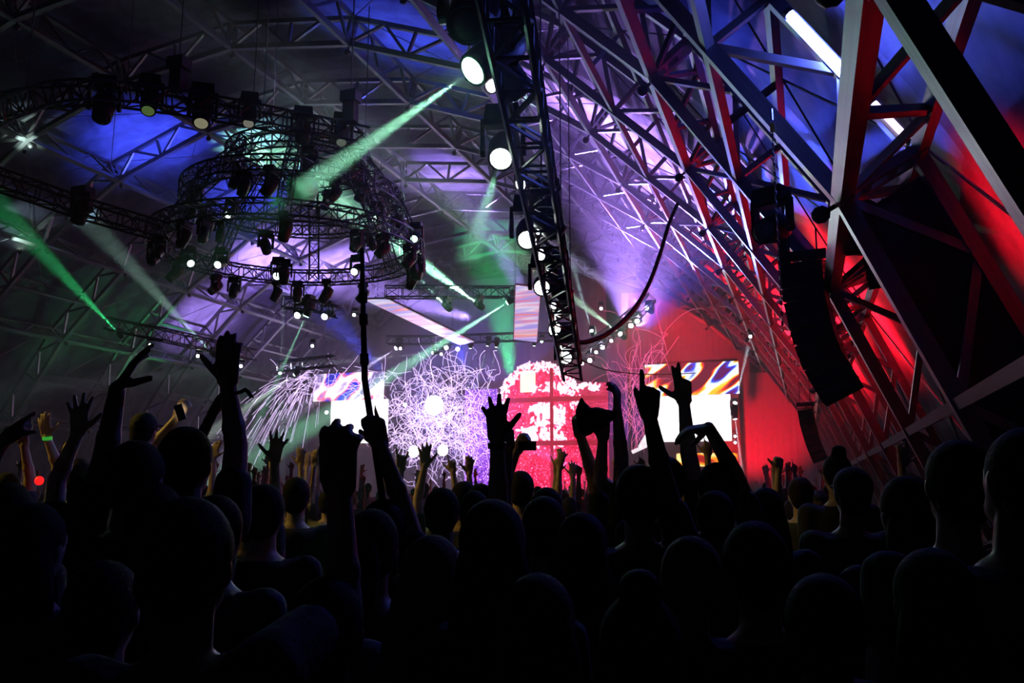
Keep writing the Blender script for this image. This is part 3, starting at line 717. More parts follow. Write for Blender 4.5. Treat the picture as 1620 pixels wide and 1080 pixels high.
# tall slats of far hoists glinting
# heavy feed cable looping from the truss tip to the roof, and a thin safety line
def hang_cable(name, pts, r, lab):
    P = [Vector(p) for p in pts]; out = []
    for i in range(len(P)-1):
        p0, p1, p2, p3 = P[max(0, i-1)], P[i], P[i+1], P[min(len(P)-1, i+2)]
        for u in [k/8 for k in range(8)]:
            out.append(.5*((2*p1)+(p2-p0)*u+(2*p0-5*p1+4*p2-p3)*u*u+(3*p1-p0-3*p2+p3)*u**3))
    o = MB().path(out+[P[-1]], r, 6).build(name, CABLEM, None, True); return tag(o, lab, 'cable')
hang_cable('feed_cable', [atD(908, 540, 17.6), atD(930, 540, 17.8), atD(965, 525, 18.4), atD(1000, 492, 19.2), atD(1025, 452, 20), atD(1043, 405, 21), atD(1058, 355, 22), atD(1072, 322, 23)], .05, 'thick black feed cable looping from the truss tip to the roof')
hang_cable('feed_cable', [atD(912, 541, 17.6), atD(940, 538, 18), atD(985, 512, 18.8), atD(1018, 470, 19.8), atD(1042, 412, 21)], .025, 'thinner black cable lying against the thick feed cable')
hang_cable('safety_line', [atD(905, 560, 17.6), atD(960, 585, 25), atD(1030, 592, 32), atD(1100, 590, 40)], .02, 'thin black line sagging from the truss tip to the right screen')

# small lamps clamped under two roof nodes at the left, lighting the steel around them
for t, k, lb in ((-2, 5, 'small mint lamp lighting the star shaped steel node at the left'), (-3, 5, 'small pale lamp lighting the steel at the left edge')):
    nd = P3(t, YK[k]) if t == -2 else P3(t, YK[k+1]-1.2); p = nd+Vector((.55, -.5, -.75)); par_lamp(p, nd, .06, MINT, 0.4, lb, 'lamps clamped to the roof steel'); spot('node_light', p+(nd-p)*.1, nd, 500, 70, (.7, 1, .85), .8, .05)
# the most glaring lamps also flood the haze around them
for px, py, D, pw, c in ((1008, 506, 39.6, 2200, (.6, 1, .75)), (981, 528, 40.6, 900, (.6, 1, .75)), (953, 549, 42.6, 900, (.75, .7, 1)), (933, 570, 43.6, 900, (.75, .7, 1)), (1023, 487, 39.6, 700, (.45, .35, 1)), (702, 480, 35.6, 900, MINT), (752, 478, 35.6, 900, MINT), (715, 551, 49.6, 900, (.7, .55, 1)), (626, 551, 49.6, 700, (.7, .55, 1))):
    spot('lamp_flood', atD(px, py, D), atD(px, py+40, D-8), pw*.22, 120, c, 1., .1)
for _m in bpy.data.materials:
    if _m.name.startswith(('lamp glass', 'par glass', 'blinder glass', 'red lamp glass')): _m.cycles.emission_sampling = 'NONE'

# ---------------------------------------------------------------- added glowing bars in place of light falling on the arch chord
CHORD_GLOW = mat('blue white painted highlight', (.05,)*3, .3, emit=(.10, .15, 1), es=200)
def chord_glow(a, b, r, lab, em=CHORD_GLOW):
    a, b = Vector(a), Vector(b); o = empty('painted_highlight', a); d = b-a
    MB().tube((0, 0, 0), d, r, 8).build('glow_bar', em, o)
    u = d.normalized()
    for q in (-u*.05, d): MB().tube(q, q+u*.06, r*1.25, 8).build('end_cap', BLACKM, o)
    for f in (.2, .8): MB().box(d*f+Vector((0, .05, .03)), (.05, .09, .05)).build('clip', BLACKM, o)
    return tag(o, lab, 'painted highlight', 'painted highlights on the arch')
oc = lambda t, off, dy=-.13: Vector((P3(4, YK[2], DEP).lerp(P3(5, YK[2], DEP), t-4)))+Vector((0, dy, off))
chord_glow(oc(4.57, -.02), oc(4.82, -.02), .055, 'glaring blue white painted highlight at the top of the roof arch')
chord_glow(oc(4.855, -.02), oc(4.97, -.02), .04, 'pinkish short painted highlight further down the same arch', mat('dim painted highlight', (.05,)*3, .3, emit=(.8, .6, 1), es=2.2))
# ---------------------------------------------------------------- loudspeakers
CAB = mat('loudspeaker paint', (.012, .012, .013), .6, noise=.3, nscale=12)
GRI = mat('loudspeaker grille', (.02, .02, .022), .5, .5)
def line_array(pts, w_, dep, lab, yaw, beam=True, group='hanging loudspeaker columns'):
    """cabinets along a curved vertical line"""
    P = [Vector(p) for p in pts]; r = empty('loudspeaker_column', P[0]); Rz = Matrix.Rotation(yaw, 4, 'Z')
    for a, b in zip(P, P[1:]):
        d = (a-b); M = frame_m(b.lerp(a, .5)-P[0], d, Rz @ Vector((1, 0, 0)).to_4d() if False else (Rz @ Vector((1, 0, 0)))); L = d.length
        c = MB().box((0, 0, 0), (w_, dep, L*.93)); o = c.build('cabinet', CAB, r, M=M)
        MB().box((0, -dep/2-.012, 0), (w_*.9, .02, L*.8)).build('grille', GRI, o)
        MB().box((0, dep*.5-.05, L*.48), (w_*1.04, .04, L*.12)).build('rigging_bar', BLACKM, o)
    top = Vector((0, 0, .12))
    MB().box((0, 0, .12), (w_*1.15, .12, .12)).box((0, .3, .12), (.1, dep*1.5, .1)).build('fly_bar', BLACKM, r, M=Rz)
    for s in (-1, 1):
        MB().tube(Rz @ Vector((s*w_*.35, 0, .15)), Rz @ Vector((s*w_*.35, 0, .15+max(.4, roof_z(P[0])-P[0].z))), .02, 4).build('chain', WIREM, r)
    return tag(r, lab, 'loudspeaker', group)
def curve_pts(px, n):
    P = [atD(*p) for p in px]; out = []
    for i in range(n+1):
        u = i/n*(len(P)-1); k = min(int(u), len(P)-2); f = u-k; out.append(P[k].lerp(P[k+1], f))
    return out
line_array(curve_pts([(1270, 414, 14.6), (1275, 470, 14.6), (1288, 528, 14.5), (1308, 580, 14.4), (1335, 625, 14.2)], 11), .66, .55, 'big black loudspeaker column curving down in front of the red wall', -.15)
line_array(curve_pts([(1384, 372, 13), (1388, 410, 13), (1396, 450, 12.9)], 4), .38, .4, 'short black loudspeaker column right of the big one', -.1)
line_array(curve_pts([(1274, 646, 26), (1279, 675, 26), (1287, 702, 25.8), (1298, 728, 25.6)], 7), .42, .4, 'small distant loudspeaker column hanging low near the red drape', -.1)
# mast above the big column and a drum lamp on it
o = empty('rigging_mast', atD(1240, 520, 14.9)); a = atD(1240, 352, 14.9)-o.location; b = atD(1240, 452, 14.9)-o.location
MB().box((a+b)/2, (.2, .2, (a-b).length)).build('mast_tube', BLACKM, o); MB().box(a+Vector((0, 0, .02)), (.34, .34, .05)).build('mast_plate', BLACKM, o)
c = atD(1300, 412, 14.8)-o.location; MB().tube(b+Vector((0, 0, .45)), c+Vector((.5, 0, .1)), .05, 6).build('cross_tube', BLACKM, o)
MB().tube(a, a+Vector((0, 0, max(.5, roof_z(o.location+a)-(o.location+a).z))), .03, 5).build('hanger', WIREM, o)
tag(o, 'black rigging mast above the big loudspeaker column', 'rigging mast')
p = atD(1216, 364, 13.7); moving_head(p+Vector((-.1, -.25, -.1)), p+Vector((-.6, -1.2, -.5)), 1.25, OFFC, 0, 0, 'black drum lamp on the left of the rigging mast', None)
p = atD(1345, 385, 12.3); moving_head(p, p+Vector((-.5, -1, -.3)), 1.1, OFFC, 0, 0, 'black lamp between the two loudspeaker columns under the steel node', None)
# hook and yellow clamp with a chain on the arch
h = empty('chain_hook', atY(1221, 190, YK[2]-.15))
MB().tube((0, 0, 0), (0, 0, .14), .02, 6).build('hook_shank', STEEL, h); MB().box((0, 0, -.1), (.05, .05, .1)).build('yellow_clip', mat('yellow paint', (.7, .6, .05), .4), h)
for i in range(40): MB().lathe([(.004, -.03), (.016, -.02), (.016, .02), (.004, .03)], 5).build('chain_link', DARKALU, h, M=Matrix.Translation((0, 0, -.19-.06*i)) @ Matrix.Rotation((i % 2)*1.57, 4, 'Z') @ Matrix.Diagonal((1, .45, 1, 1)))
tag(h, 'steel hook with yellow clip and chain hanging from the roof arch', 'hook')
# black masking cloth laced into the near arch
N = 14; Yc = YK[2]+.14; g = []
for i in range(N+1):
    t = 5.04+.8*i/N
    for j in range(5): g.append(P3(t, Yc+.03*math.sin(i*1.7+j), .06+(DEP-.12)*j/4))
mk = MB().add(g, [(i*5+j, i*5+j+1, (i+1)*5+j+1, (i+1)*5+j) for i in range(N) for j in range(4)])
mk.add([Vector(v)+Vector((0, .02, 0)) for v in g], [(i*5+j+1, i*5+j, (i+1)*5+j, (i+1)*5+j+1) for i in range(N) for j in range(4)])
tag(mk.build('masking_cloth', mat('black masking cloth', (.006, .006, .007), .95), None, True), 'black masking cloth laced into the near roof arch at the right', 'cloth')

# ---------------------------------------------------------------- people
TS = bpy.data.scenes.new('workbench')     # scratch scene for shaping the figures, removed again below
def fuse(mb, voxel, deci=1., smooth=1, name='body'):
    """fuse overlapping closed shapes into one continuous skin"""
    me = mb.mesh(name, None); o = bpy.data.objects.new('tmp', me); TS.collection.objects.link(o)
    r = o.modifiers.new('r', 'REMESH'); r.mode = 'VOXEL'; r.voxel_size = voxel; r.use_smooth_shade = True
    if smooth: s_ = o.modifiers.new('s', 'SMOOTH'); s_.factor = .5; s_.iterations = smooth
    if deci < 1: d_ = o.modifiers.new('d', 'DECIMATE'); d_.ratio = deci
    TS.view_layers[0].update(); dg = TS.view_layers[0].depsgraph
    out = bpy.data.meshes.new_from_object(o.evaluated_get(dg)); out.name = name
    bpy.data.objects.remove(o); bpy.data.meshes.remove(me)
    out.polygons.foreach_set('use_smooth', [True]*len(out.polygons))
    return out
def capsule(m, a, b, r0, r1, n=8):
    a, b = Vector(a), Vector(b); d = b-a; L = d.length
    if L < 1e-5: return
    M = frame_m(a, d, (1, 0, 0) if abs(d.normalized().x) < .8 else (0, 1, 0))
    pr = [(r0*math.cos(t), -r0*math.sin(t)) for t in (1.45, .9, .4)]+[(r0, 0), (r1, L)]+[(r1*math.cos(t), L+r1*math.sin(t)) for t in (.4, .9, 1.45)]
    m.lathe(pr, n, M)
def loft(m, rings, n=14):      # rings: (centre, rx, ry)
    V = []; F = []
    for c, rx, ry in rings: V += [Vector(c)+Vector((rx*math.cos(2*math.pi*k/n), ry*math.sin(2*math.pi*k/n), 0)) for k in range(n)]
    N = len(rings)
    for i in range(N-1): F += [(i*n+k, i*n+(k+1) % n, (i+1)*n+(k+1) % n, (i+1)*n+k) for k in range(n)]
    F += [tuple(reversed(range(n))), tuple(range((N-1)*n, N*n))]
    m.add(V, F)
def hand(m, W, F, N, side, spread=1., curl=(.15,)*4, thumb=(.6, .8, .1), k=1.):
    """palm, four fingers of three bones and a thumb leaving the side of the palm"""
    F = Vector(F).normalized(); N = Vector(N); N = (N-F*N.dot(F)).normalized(); T = F.cross(N)*side
    kn = [(.030, .090), (.010, .095), (-.011, .091), (-.030, .081)]; ln = (.072, .080, .074, .057); sp = (.16, .02, -.14, -.32)
    for (x, y), L, a, c in zip(kn, ln, sp, curl):
        K = W+(F*y+T*x)*k
        capsule(m, W+(T*x*.75)*k, K, .0155*k, .0135*k, 7)
        d = (F*math.cos(a*spread)+T*math.sin(a*spread)).normalized(); ax = d.cross(N); p = K; ang = 0
        for f, r0, r1, w_ in ((.45, .0122, .0112, 1.0), (.30, .0112, .0105, 1.1), (.25, .0105, .0095, .8)):
            ang += c*w_; q = p+(d*math.cos(ang)+N*math.sin(ang))*(L*f*k); capsule(m, p, q, r0*k, r1*k, 7); p = q
    m.ell(W+F*.048*k, (.01*k, .01*k, .01*k))
    B = W+(F*.022+T*.026)*k; td = (F*thumb[0]+T*thumb[1]+N*thumb[2]).normalized(); td2 = (td+F*.35).normalized()
    capsule(m, B, B+td*.036*k, .0185*k, .0145*k, 7); capsule(m, B+td*.036*k, B+(td*.036+td2*.034)*k, .0138*k, .0128*k, 7)
    capsule(m, B+(td*.036+td2*.034)*k, B+(td*.036+td2*.058)*k, .0128*k, .0110*k, 7)
SKIN = [mat('skin %d' % i, c, .55, noise=.12, nscale=20) for i, c in enumerate(((.42, .26, .19), (.5, .33, .25), (.26, .15, .10), (.36, .22, .16)))]
HAIR = [mat('hair %d' % i, c, .8, spec=.15, noise=.4, nscale=40, bump=.25, bscale=160) for i, c in enumerate(((.008, .006, .005), (.02, .013, .008), (.14, .09, .045), (.005, .005, .006)))]
CLOTH = [mat('cloth %d' % i, c, .85, noise=.2, nscale=9, bump=.3, bscale=14) for i, c in enumerate(((.012, .012, .015), (.05, .05, .06), (.10, .02, .02), (.02, .03, .07), (.14, .14, .15), (.03, .05, .03)))]
DENIM = mat('dark denim', (.02, .025, .04), .85, noise=.25, nscale=20)
def person(loc, H=1.75, yaw=0., arms=(), skin=0, hair=0, style='short', cloth=0, legs='stand', voxel=.0075, deci=.35, lab='', group=None, sleeve=.5, low=False, hips_z=None, tilt=0., bare=False):
    """arms: (side, elbow, wrist, fingers dir, palm normal, spread, curl, thumb) in world space; an arm left out hangs down"""
    h = H/1.75; loc = Vector(loc); R = Matrix.Rotation(yaw, 3, 'Z'); Ri = R.transposed()
    dz = 0
    if legs == 'sit': dz = hips_z-.92*h
    LOC = loc+Vector((0, 0, dz))
    G = lambda p: Ri @ (Vector(p)-LOC)/h                 # world -> body units
    body, shirt, pants, hr = MB(), MB(), MB(), MB()
    tors = [(.86, .150, .105, 0), (.94, .168, .118, 0), (1.04, .145, .102, .005), (1.15, .150, .104, .005), (1.27, .172, .116, 0), (1.36, .180, .108, -.005), (1.42, .140, .088, -.008), (1.465, .070, .068, 0)]
    loft(body, [((0, y, z), rx, ry) for z, rx, ry, y in tors])
    loft(shirt, [((0, y, z), rx+.018, ry+.02) for z, rx, ry, y in tors[1:-1]]+[((0, 0, 1.452), .085, .078)])
    loft(pants, [((0, 0, .84), .165, .12), ((0, 0, .93), .178, .128), ((0, 0, 1.0), .168, .118)])
    for s in (-1, 1):
        hp = Vector((s*.088, 0, .90))
        if legs == 'sit': kn = Vector((s*.13, .40, .93)); an = Vector((s*.11, .30, .53)); 
        else: kn = Vector((s*.10, .02, .48)); an = Vector((s*.105, -.01, .09))
        capsule(body, hp, kn, .082, .056); capsule(body, kn, an, .052, .036); body.ell(an+Vector((0, .07, -.045)), (.045, .13, .04), 8, 6)
        capsule(pants, hp, kn, .094, .070); capsule(pants, kn, kn.lerp(an, .9), .068, .056)
    tl = Matrix.Rotation(tilt, 3, 'Y'); hc = Vector((0, .012, 1.635)); nb = Vector((0, 0, 1.46)); hd = lambda v: nb+tl @ (Vector(v)-nb)
    capsule(body, (0, -.005, 1.42), hd((0, .005, 1.57)), .060, .056, 10)
    body.ell(hd(hc), (.077, .096, .114), 14, 10); body.ell(hd((0, .045, 1.575)), (.058, .058, .052), 10, 8)
    body.ell(hd((0, .112, 1.615)), (.013, .018, .026), 6, 5); body.ell(hd((0, .098, 1.572)), (.026, .012, .010), 6, 5); body.ell(hd((0, .095, 1.655)), (.055, .018, .012), 8, 5)
    for s in (-1, 1):
        body.ell(hd((s*.079, -.002, 1.622)), (.012, .024, .034), 6, 6); body.ell(hd((s*.032, .098, 1.638)), (.014, .010, .010), 6, 5)
    if style != 'bald': hr.ell(hd((0, -.012, 1.658)), (.092, .106, .108), 14, 10); hr.ell(hd((0, -.05, 1.60)), (.078, .060, .075), 12, 8)
    if style == 'long': loft(hr, [(hd((0, -.055, z)), rx, ry) for z, rx, ry in ((1.28, .085, .030), (1.36, .115, .045), (1.48, .115, .062), (1.58, .100, .075), (1.66, .08, .07))])
    if style == 'bun': hr.ell(hd((0, -.06, 1.775)), (.05, .05, .045), 10, 8)
    if style == 'pony': loft(hr, [(hd((0, -.13, z)), rx, rx) for z, rx in ((1.40, .015), (1.48, .035), (1.58, .04), (1.66, .03))])
    done = set()
    for A in arms:
        side, E, Wp, Fd, Nn, sp_, cu, th = A; done.add(side); E, Wp = G(E), G(Wp)
        S_ = Vector((side*.168, 0, 1.44)); 
        capsule(body, (side*.10, 0, 1.40), S_, .075, .06); capsule(body, S_, E, .054, .042, 10); capsule(body, E, Wp, .043, .028, 10)
        body.ell(E.lerp(Wp, .28), (.045, .045, .055), 8, 6, (Wp-E).to_track_quat('Z', 'Y').to_matrix())
        if not low: hand(body, Wp, Ri @ Vector(Fd), Ri @ Vector(Nn), side, sp_, cu, th, 1.06)
        else: hand(body, Wp, Ri @ Vector(Fd), Ri @ Vector(Nn), side, sp_, cu, th, 1.12)
        capsule(shirt, (side*.10, 0, 1.38), S_, .085, .075); capsule(shirt, S_, S_.lerp(E, sleeve), .073, .066, 10)
    for side in (-1, 1):
        if side in done: continue
        S_ = Vector((side*.185, 0, 1.395)); E = Vector((side*.225, -.02, 1.10)); Wp = Vector((side*.215, .06, .86))
        capsule(body, S_, E, .054, .042, 10); capsule(body, E, Wp, .042, .028, 10); hand(body, Wp, (0, .15, -1), (-side, 0, 0), side, .5, (.4,)*4, (.7, .6, .2), 1.)
        capsule(shirt, (side*.10, 0, 1.36), S_, .085, .075); capsule(shirt, S_, S_.lerp(E, sleeve), .073, .066, 10)
    o = link('person', fuse(body, voxel, deci), None); o.data.materials.append(SKIN[skin])
    o.location = LOC; o.rotation_euler = (0, 0, yaw); o.scale = (h, h, h)
    cv = max(voxel*1.7, .014)
    if not bare: c = link('shirt', fuse(shirt, cv, .6, 3, 'shirt'), o); c.data.materials.append(CLOTH[cloth])
    c = link('trousers', fuse(pants, cv*1.3, .6, 2, 'trousers'), o); c.data.materials.append(DENIM)
    if style != 'bald': c = link('hair', fuse(hr, cv*.8, .6, 2, 'hair'), o); c.data.materials.append(HAIR[hair])
    if style == 'cap':
        cp = MB(); cp.ell(hd((0, -.005, 1.675)), (.097, .112, .098), 14, 10); 
        loft(cp, [(hd((0, .10, 1.672)), .085, .085), (hd((0, .10, 1.684)), .085, .085)]); c = link('cap', fuse(cp, .011, .6, 2, 'cap'), o); c.data.materials.append(CLOTH[0])
    tag(o, lab, 'person', group)
    o['hz'] = LOC.z
    return o
def img(u, v, w_=0.): return U_*u+V_*v+W_*w_
UP_ = (.6, .8, .15)
def raised(wpx, epx, D, side, F=(0, 1, 0), N=(0, 0, -1), spread=1., curl=(.15,)*4, thumb=(.6, .8, .1), lean=(0, 0), De=None, other=None, **kw):
    """person whose wrist and elbow stand at the given pixels at depth D; shoulder and body follow below"""
    W = atD(*wpx, D); E = atD(*epx, De or D); h0 = kw.pop('H', None)
    fl_ = .262*((h0 or 1.75)/1.75); E = W+(E-W).normalized()*fl_
    ua = .30*((h0 or 1.75)/1.75); dirn = (Vector((0, 0, -1))+img(lean[0], 0, 0)*1+img(0, 0, lean[1])).normalized(); S_ = E+dirn*ua
    H = h0 or max(1.5, min(1.98, S_.z/1.44*1.75)); h = H/1.75
    sz = 1.44*h
    if abs(S_.z-sz) > .01:
        dzz = max(-ua*.98, min(ua*.98, sz-E.z)); hor = Vector((dirn.x, dirn.y, 0)); hor = hor.normalized() if hor.length > .02 else Vector((0, -1, 0))
        S_ = E+Vector((0, 0, dzz))+hor*math.sqrt(max(0, ua*ua-dzz*dzz))
    yaw = kw.pop('yaw', .25)
    off = Matrix.Rotation(yaw, 3, 'Z') @ Vector((side*.168*h, 0, 0))
    loc = Vector((S_.x-off.x, S_.y-off.y, 0))
    arms = [(side, E, W, img(*F), img(*N), spread, curl, thumb)]
    if other:
        w2, e2, d2, F2, N2, s2, c2, t2 = other; W2 = atD(*w2, d2); E2 = W2+(atD(*e2, d2)-W2).normalized()*fl_; arms.append((-side, E2, W2, img(*F2), img(*N2), s2, c2, t2))
    o = person(loc, H, yaw, arms, **kw)
    return o, W, E
ST = (.1, .1, .12, .15); FIST = (1.5, 1.5, 1.5, 1.5); POINT = (.05, 1.5, 1.55, 1.55); PEACE = (.05, .05, 1.5, 1.5)
NG = 'raised arms in the near crowd'
# left part
raised((8, 694), (-20, 745), 4.2, 1, (.85, .52, .1), (.2, -.4, -.9), .4, (.05, 1.2, 1.3, .25), (.9, .1, .4), cloth=1, lab='person at the left edge whose hand stretches two fingers to the right', group=NG, H=1.85)
raised((124, 683), (88, 764), 4.4, -1, (.05, 1, 0), (0, .1, -1), 1.9, (.1, .08, .1, .15), (.55, .85, .1), cloth=0, skin=1, lab='person with a spread hand raised left of the tallest arm', group=NG)
_, W, E = raised((186, 614), (168, 716), 3.25, -1, (.52, .85, -.1), (.8, -.5, -.3), .25, (.12, .12, .15, .2), (.55, .25, .8), cloth=0, hair=3, lab='person with the tallest straight arm on the left, hand bent sideways', group=NG, lean=(-.1, .25))
raised((74, 691), (90, 734), 7.3, -1, (-.15, 1, 0), (0, .1, -1), .9, ST, (.5, .8, .2), cloth=4, skin=1, voxel=.009, lab='person with amber lit hand and green wristband at the left', group=NG)
raised((38, 704), (46, 748), 7.0, 1, (-.1, 1, 0), (0, .1, -1), 1., ST, cloth=3, skin=0, voxel=.009, lab='person with dim amber hand low at the left edge', group=NG)
raised((326, 675), (300, 722), 4.8, 1, (.42, .9, 0), (.7, -.3, -.6), .5, (.1, .1, .12, .2), (.6, .4, .6), cloth=0, skin=2, lab='person with slanting flat hand left of the raised fist', group=NG, lean=(-.4, .1))
raised((281, 660), (256, 690), 6.6, 1, (.45, .9, 0), (.2, .1, -1), .3, (.9, .9, 1, 1), (.6, .3, .7), cloth=4, skin=1, voxel=.009, lab='person holding a lit phone between capped rider and raised fist', group=NG)
_, W8, E8 = raised((360, 602), (374, 706), 3.5, 1, (-.03, 1, -.1), (0, .25, -1), .5, (.3, .25, .25, .35), (.6, .85, .2), cloth=0, hair=0, lab='person with thick raised forearm and a loose wrist cord', group=NG, lean=(.05, .25))
raised((434, 727), (436, 770), 5.2, 1, (.15, 1, 0), (0, .1, -1), 1.7, (.1, .1, .1, .12), (.4, .9, .1), cloth=1, voxel=.009, lab='person with dark spread fingers left of the falling sparks', group=NG)
raised((476, 735), (478, 765), 9, 1, (0, 1, 0), (0, .1, -1), 1., ST, cloth=4, voxel=.011, skin=1, lab='person with a small amber lit hand below the falling sparks', group=NG)
raised((497, 738), (494, 768), 9, -1, (.1, 1, 0), (0, .1, -1), 1., ST, cloth=4, voxel=.011, skin=0, lab='person with amber lit wrist left of the close fist', group=NG)
raised((537, 772), (541, 880), 2.0, 1, (-.05, 1, -.1), (0, .2, -1), 1.25, (.5, .45, .5, .55), (.6, .3, .8), cloth=0, lab='person close by whose curled fist covers the foot of the left screen', group=NG, De=1.95, H=1.72)
_, WP, EP = raised((601, 702), (634, 792), 3.4, 1, (-.25, .95, -.05), (-.5, 0, -.85), .2, (1.2, 1.2, 1.2, 1.2), (.3, .1, 1), cloth=0, lab='person gripping the long dark pole', group=NG, lean=(.35, .2))
raised((672, 736), (664, 775), 6.8, -1, (.02, 1, 0), (0, .1, -1), 1.3, (.05, .05, .06, .1), (.6, .75, .1), cloth=3, voxel=.008, lab='person with an open hand below the large white lamp', group=NG)
raised((634, 742), (630, 780), 6.6, 1, (.05, 1, 0), (0, .1, -1), 1.2, (.05, 1.4, 1.4, .2), (.3, .9, .2), cloth=2, voxel=.008, lab='person with thumb and finger stretched right of the pole', group=NG)
_, WC, EC = raised((786, 692), (789, 790), 3.55, -1, (-.02, 1, -.12), (0, .2, -1), 1.75, (.25, .2, .22, .35), (.62, .8, .05), cloth=0, skin=0, lab='person whose wide open hand stands before the pink lattice wall', group=NG, lean=(.06, .3))
raised((804, 707), (800, 752), 4.9, 1, (-.12, 1, 0), (0, .1, -1), .3, POINT, (.7, .2, .8), cloth=2, skin=2, lab='person pointing one finger up right behind the wide open hand', group=NG)
_, WF, EF = raised((818, 712), (806, 744), 5.8, 1, (.5, .75, -.2), (.3, -.2, -.9), .3, (.9, .9, 1, 1), (.8, .3, .5), cloth=0, voxel=.009, lab='person holding a phone sideways before the pink lattice wall', group=NG, lean=(-.3, 0))
raised((918, 688), (934, 738), 5.4, -1, (-.1, 1, 0), (.3, .1, -1), .3, (.8, .9, .9, 1), (.6, .5, .6), cloth=0, voxel=.0085, lab='person holding up the pointed plush hat with both hands', group=NG, other=((954, 692), (950, 748), 5.3, (0, 1, 0), (-.3, .1, -1), .3, (.9, .9, .9, 1), (.6, .5, .6)), lean=(.2, 0))
raised((976, 648), (982, 712), 5.3, -1, (.02, 1, 0), (-.85, -.2, -.4), .6, (.55, .5, .5, .55), (.6, .6, .5), cloth=0, hair=3, voxel=.008, lab='person with a limp curled hand right of the plush hat', group=NG, H=1.86)
raised((1027, 656), (1046, 744), 3.6, 1, (.03, 1, 0), (-.2, .1, -1), .2, POINT, (.7, .1, .9), cloth=0, skin=2, lab='person pointing one finger at the right video screen', group=NG, lean=(.25, .2))
raised((1082, 634), (1088, 702), 4.7, 1, (-.08, 1, 0), (.05, .1, -1), .9, PEACE, (.4, .95, .05), cloth=0, skin=1, voxel=.008, lab='person making a two finger sign before the right video screen', group=NG, lean=(.05, 0), H=1.9)
raised((1121, 676), (1165, 754), 4.3, 1, (-.93, -.12, .05), (-.2, -.95, -.1), .5, (.35, .4, .5, .6), (.6, .3, .6), cloth=1, skin=0, lab='person with arm up and hand drooping over the right video screen', group=NG, lean=(.3, .1))
raised((1232, 742), (1230, 775), 7.5, 1, (0, 1, 0), (0, .1, -1), .2, FIST, cloth=0, voxel=.009, lab='person with a dim raised fist before the red drape', group=NG)
raised((880, 748), (878, 776), 9.5, -1, (.1, 1, 0), (0, .1, -1), 1.5, ST, cloth=0, voxel=.011, lab='person with tiny spread hand left of the white stage beam', group=NG)
raised((906, 752), (906, 776), 10, 1, (0, 1, 0), (0, .1, -1), 1.5, ST, cloth=0, voxel=.011, lab='person with tiny spread hand right of the white stage beam', group=NG)
raised((742, 748), (744, 780), 8.5, 1, (.05, 1, 0), (0, .1, -1), 1., ST, cloth=1, skin=1, voxel=.010, lab='person with amber lit arm left of the wide open hand', group=NG)
raised((716, 745), (722, 778), 8.5, 1, (-.1, 1, 0), (0, .1, -1), .5, POINT, cloth=4, skin=1, voxel=.010, lab='person pointing right of the open hand under the white lamp', group=NG)
raised((1352, 905), (1395, 792), 2.4, 1, (-.4, -.6, -.6), (-.3, 0, -1), .3, (.8, .8, .9, 1), cloth=0, hair=3, lab='person with bent arm and pale rimmed sleeve in the dark right crowd', group=NG, H=1.78) if False else None
# people without raised hands: pixel of the crown of the head, depth, look
HD = [
 (674, 840, 2.4, 'long', 2, 4, 'close light haired head low in front of the pole holder', .1), (779, 784, 2.3, 'long', 0, 0, 'close dark haired head right below the wide open hand', 0), (1085, 842, 2.4, 'short', 2, 1, 'close fair haired head below the two finger sign', .05),
 (1197, 818, 2.3, 'short', 3, 0, 'close round dark head right of the fair one', -.05), (920, 806, 2.9, 'long', 3, 0, 'dark person with wide shoulders under the plush hat', 0), (824, 742, 6.2, 'short', 1, 2, 'pink rimmed head beside the sideways phone', 0),
 (1340, 738, 4.6, 'cap', 0, 5, 'person in a cap with olive rim at the right', .1), (1322, 716, 6.2, 'bun', 0, 0, 'person with hair bun behind the cap wearer at the right', 0), (1500, 690, 2.6, 'short', 3, 0, 'tall dark person near the right edge', .1),
 (1430, 748, 3.1, 'long', 1, 0, 'dark person left of the tall one near the right edge', 0), (1590, 668, 2.2, 'short', 0, 1, 'tallest dark person cut by the right edge', .2), (250, 760, 3.0, 'short', 0, 0, 'dark person under the capped rider', 0),
 (60, 790, 2.6, 'long', 3, 1, 'dark long haired person in the left corner', 0), (420, 762, 3.8, 'short', 3, 0, 'dark person below the spread fingers left of the sparks', 0), (345, 778, 2.9, 'short', 1, 3, 'dark person in front of the thick raised forearm', 0),
 (590, 800, 2.8, 'pony', 1, 0, 'dark person with ponytail in front of the pole holder', 0), (700, 768, 4.4, 'short', 0, 3, 'dark person below the open hand under the white lamp', 0), (865, 768, 5.0, 'short', 1, 0, 'dark person between the phone and the plush hat', 0),
 (1010, 742, 5.2, 'short', 0, 0, 'dark person left of the arm pointing at the right screen', 0), (1130, 772, 4.0, 'short', 3, 2, 'dark person below the drooping hand', 0), (1210, 768, 4.4, 'long', 3, 0, 'dark person before the red drape, nearer one', 0),
 (1265, 752, 6.5, 'short', 1, 1, 'dark person before the red drape, farther one', 0), (520, 905, 1.9, 'short', 3, 0, 'very close dark head at the bottom left of centre', 0), (850, 900, 1.9, 'long', 1, 5, 'very close dark head at the bottom centre', 0),
 (1300, 900, 1.8, 'short', 0, 0, 'very close dark head at the bottom right', 0), (170, 880, 2.0, 'short', 0, 0, 'very close dark head at the bottom left', 0), (1010, 930, 1.7, 'bun', 3, 1, 'very close head with a bun at the bottom right of centre', 0), (1470, 860, 1.9, 'long', 3, 3, 'very close dark long haired head at the bottom right edge', 0),
 (20, 760, 3.6, 'short', 1, 0, 'dark person at the left edge under the two fingers', 0), (470, 752, 5.8, 'short', 0, 0, 'dark person under the small amber hands', 0), (760, 762, 5.6, 'short', 3, 1, 'dark person left of the wide open hand', 0), (950, 760, 6.4, 'long', 0, 3, 'dark person behind the plush hat holder', 0),
]
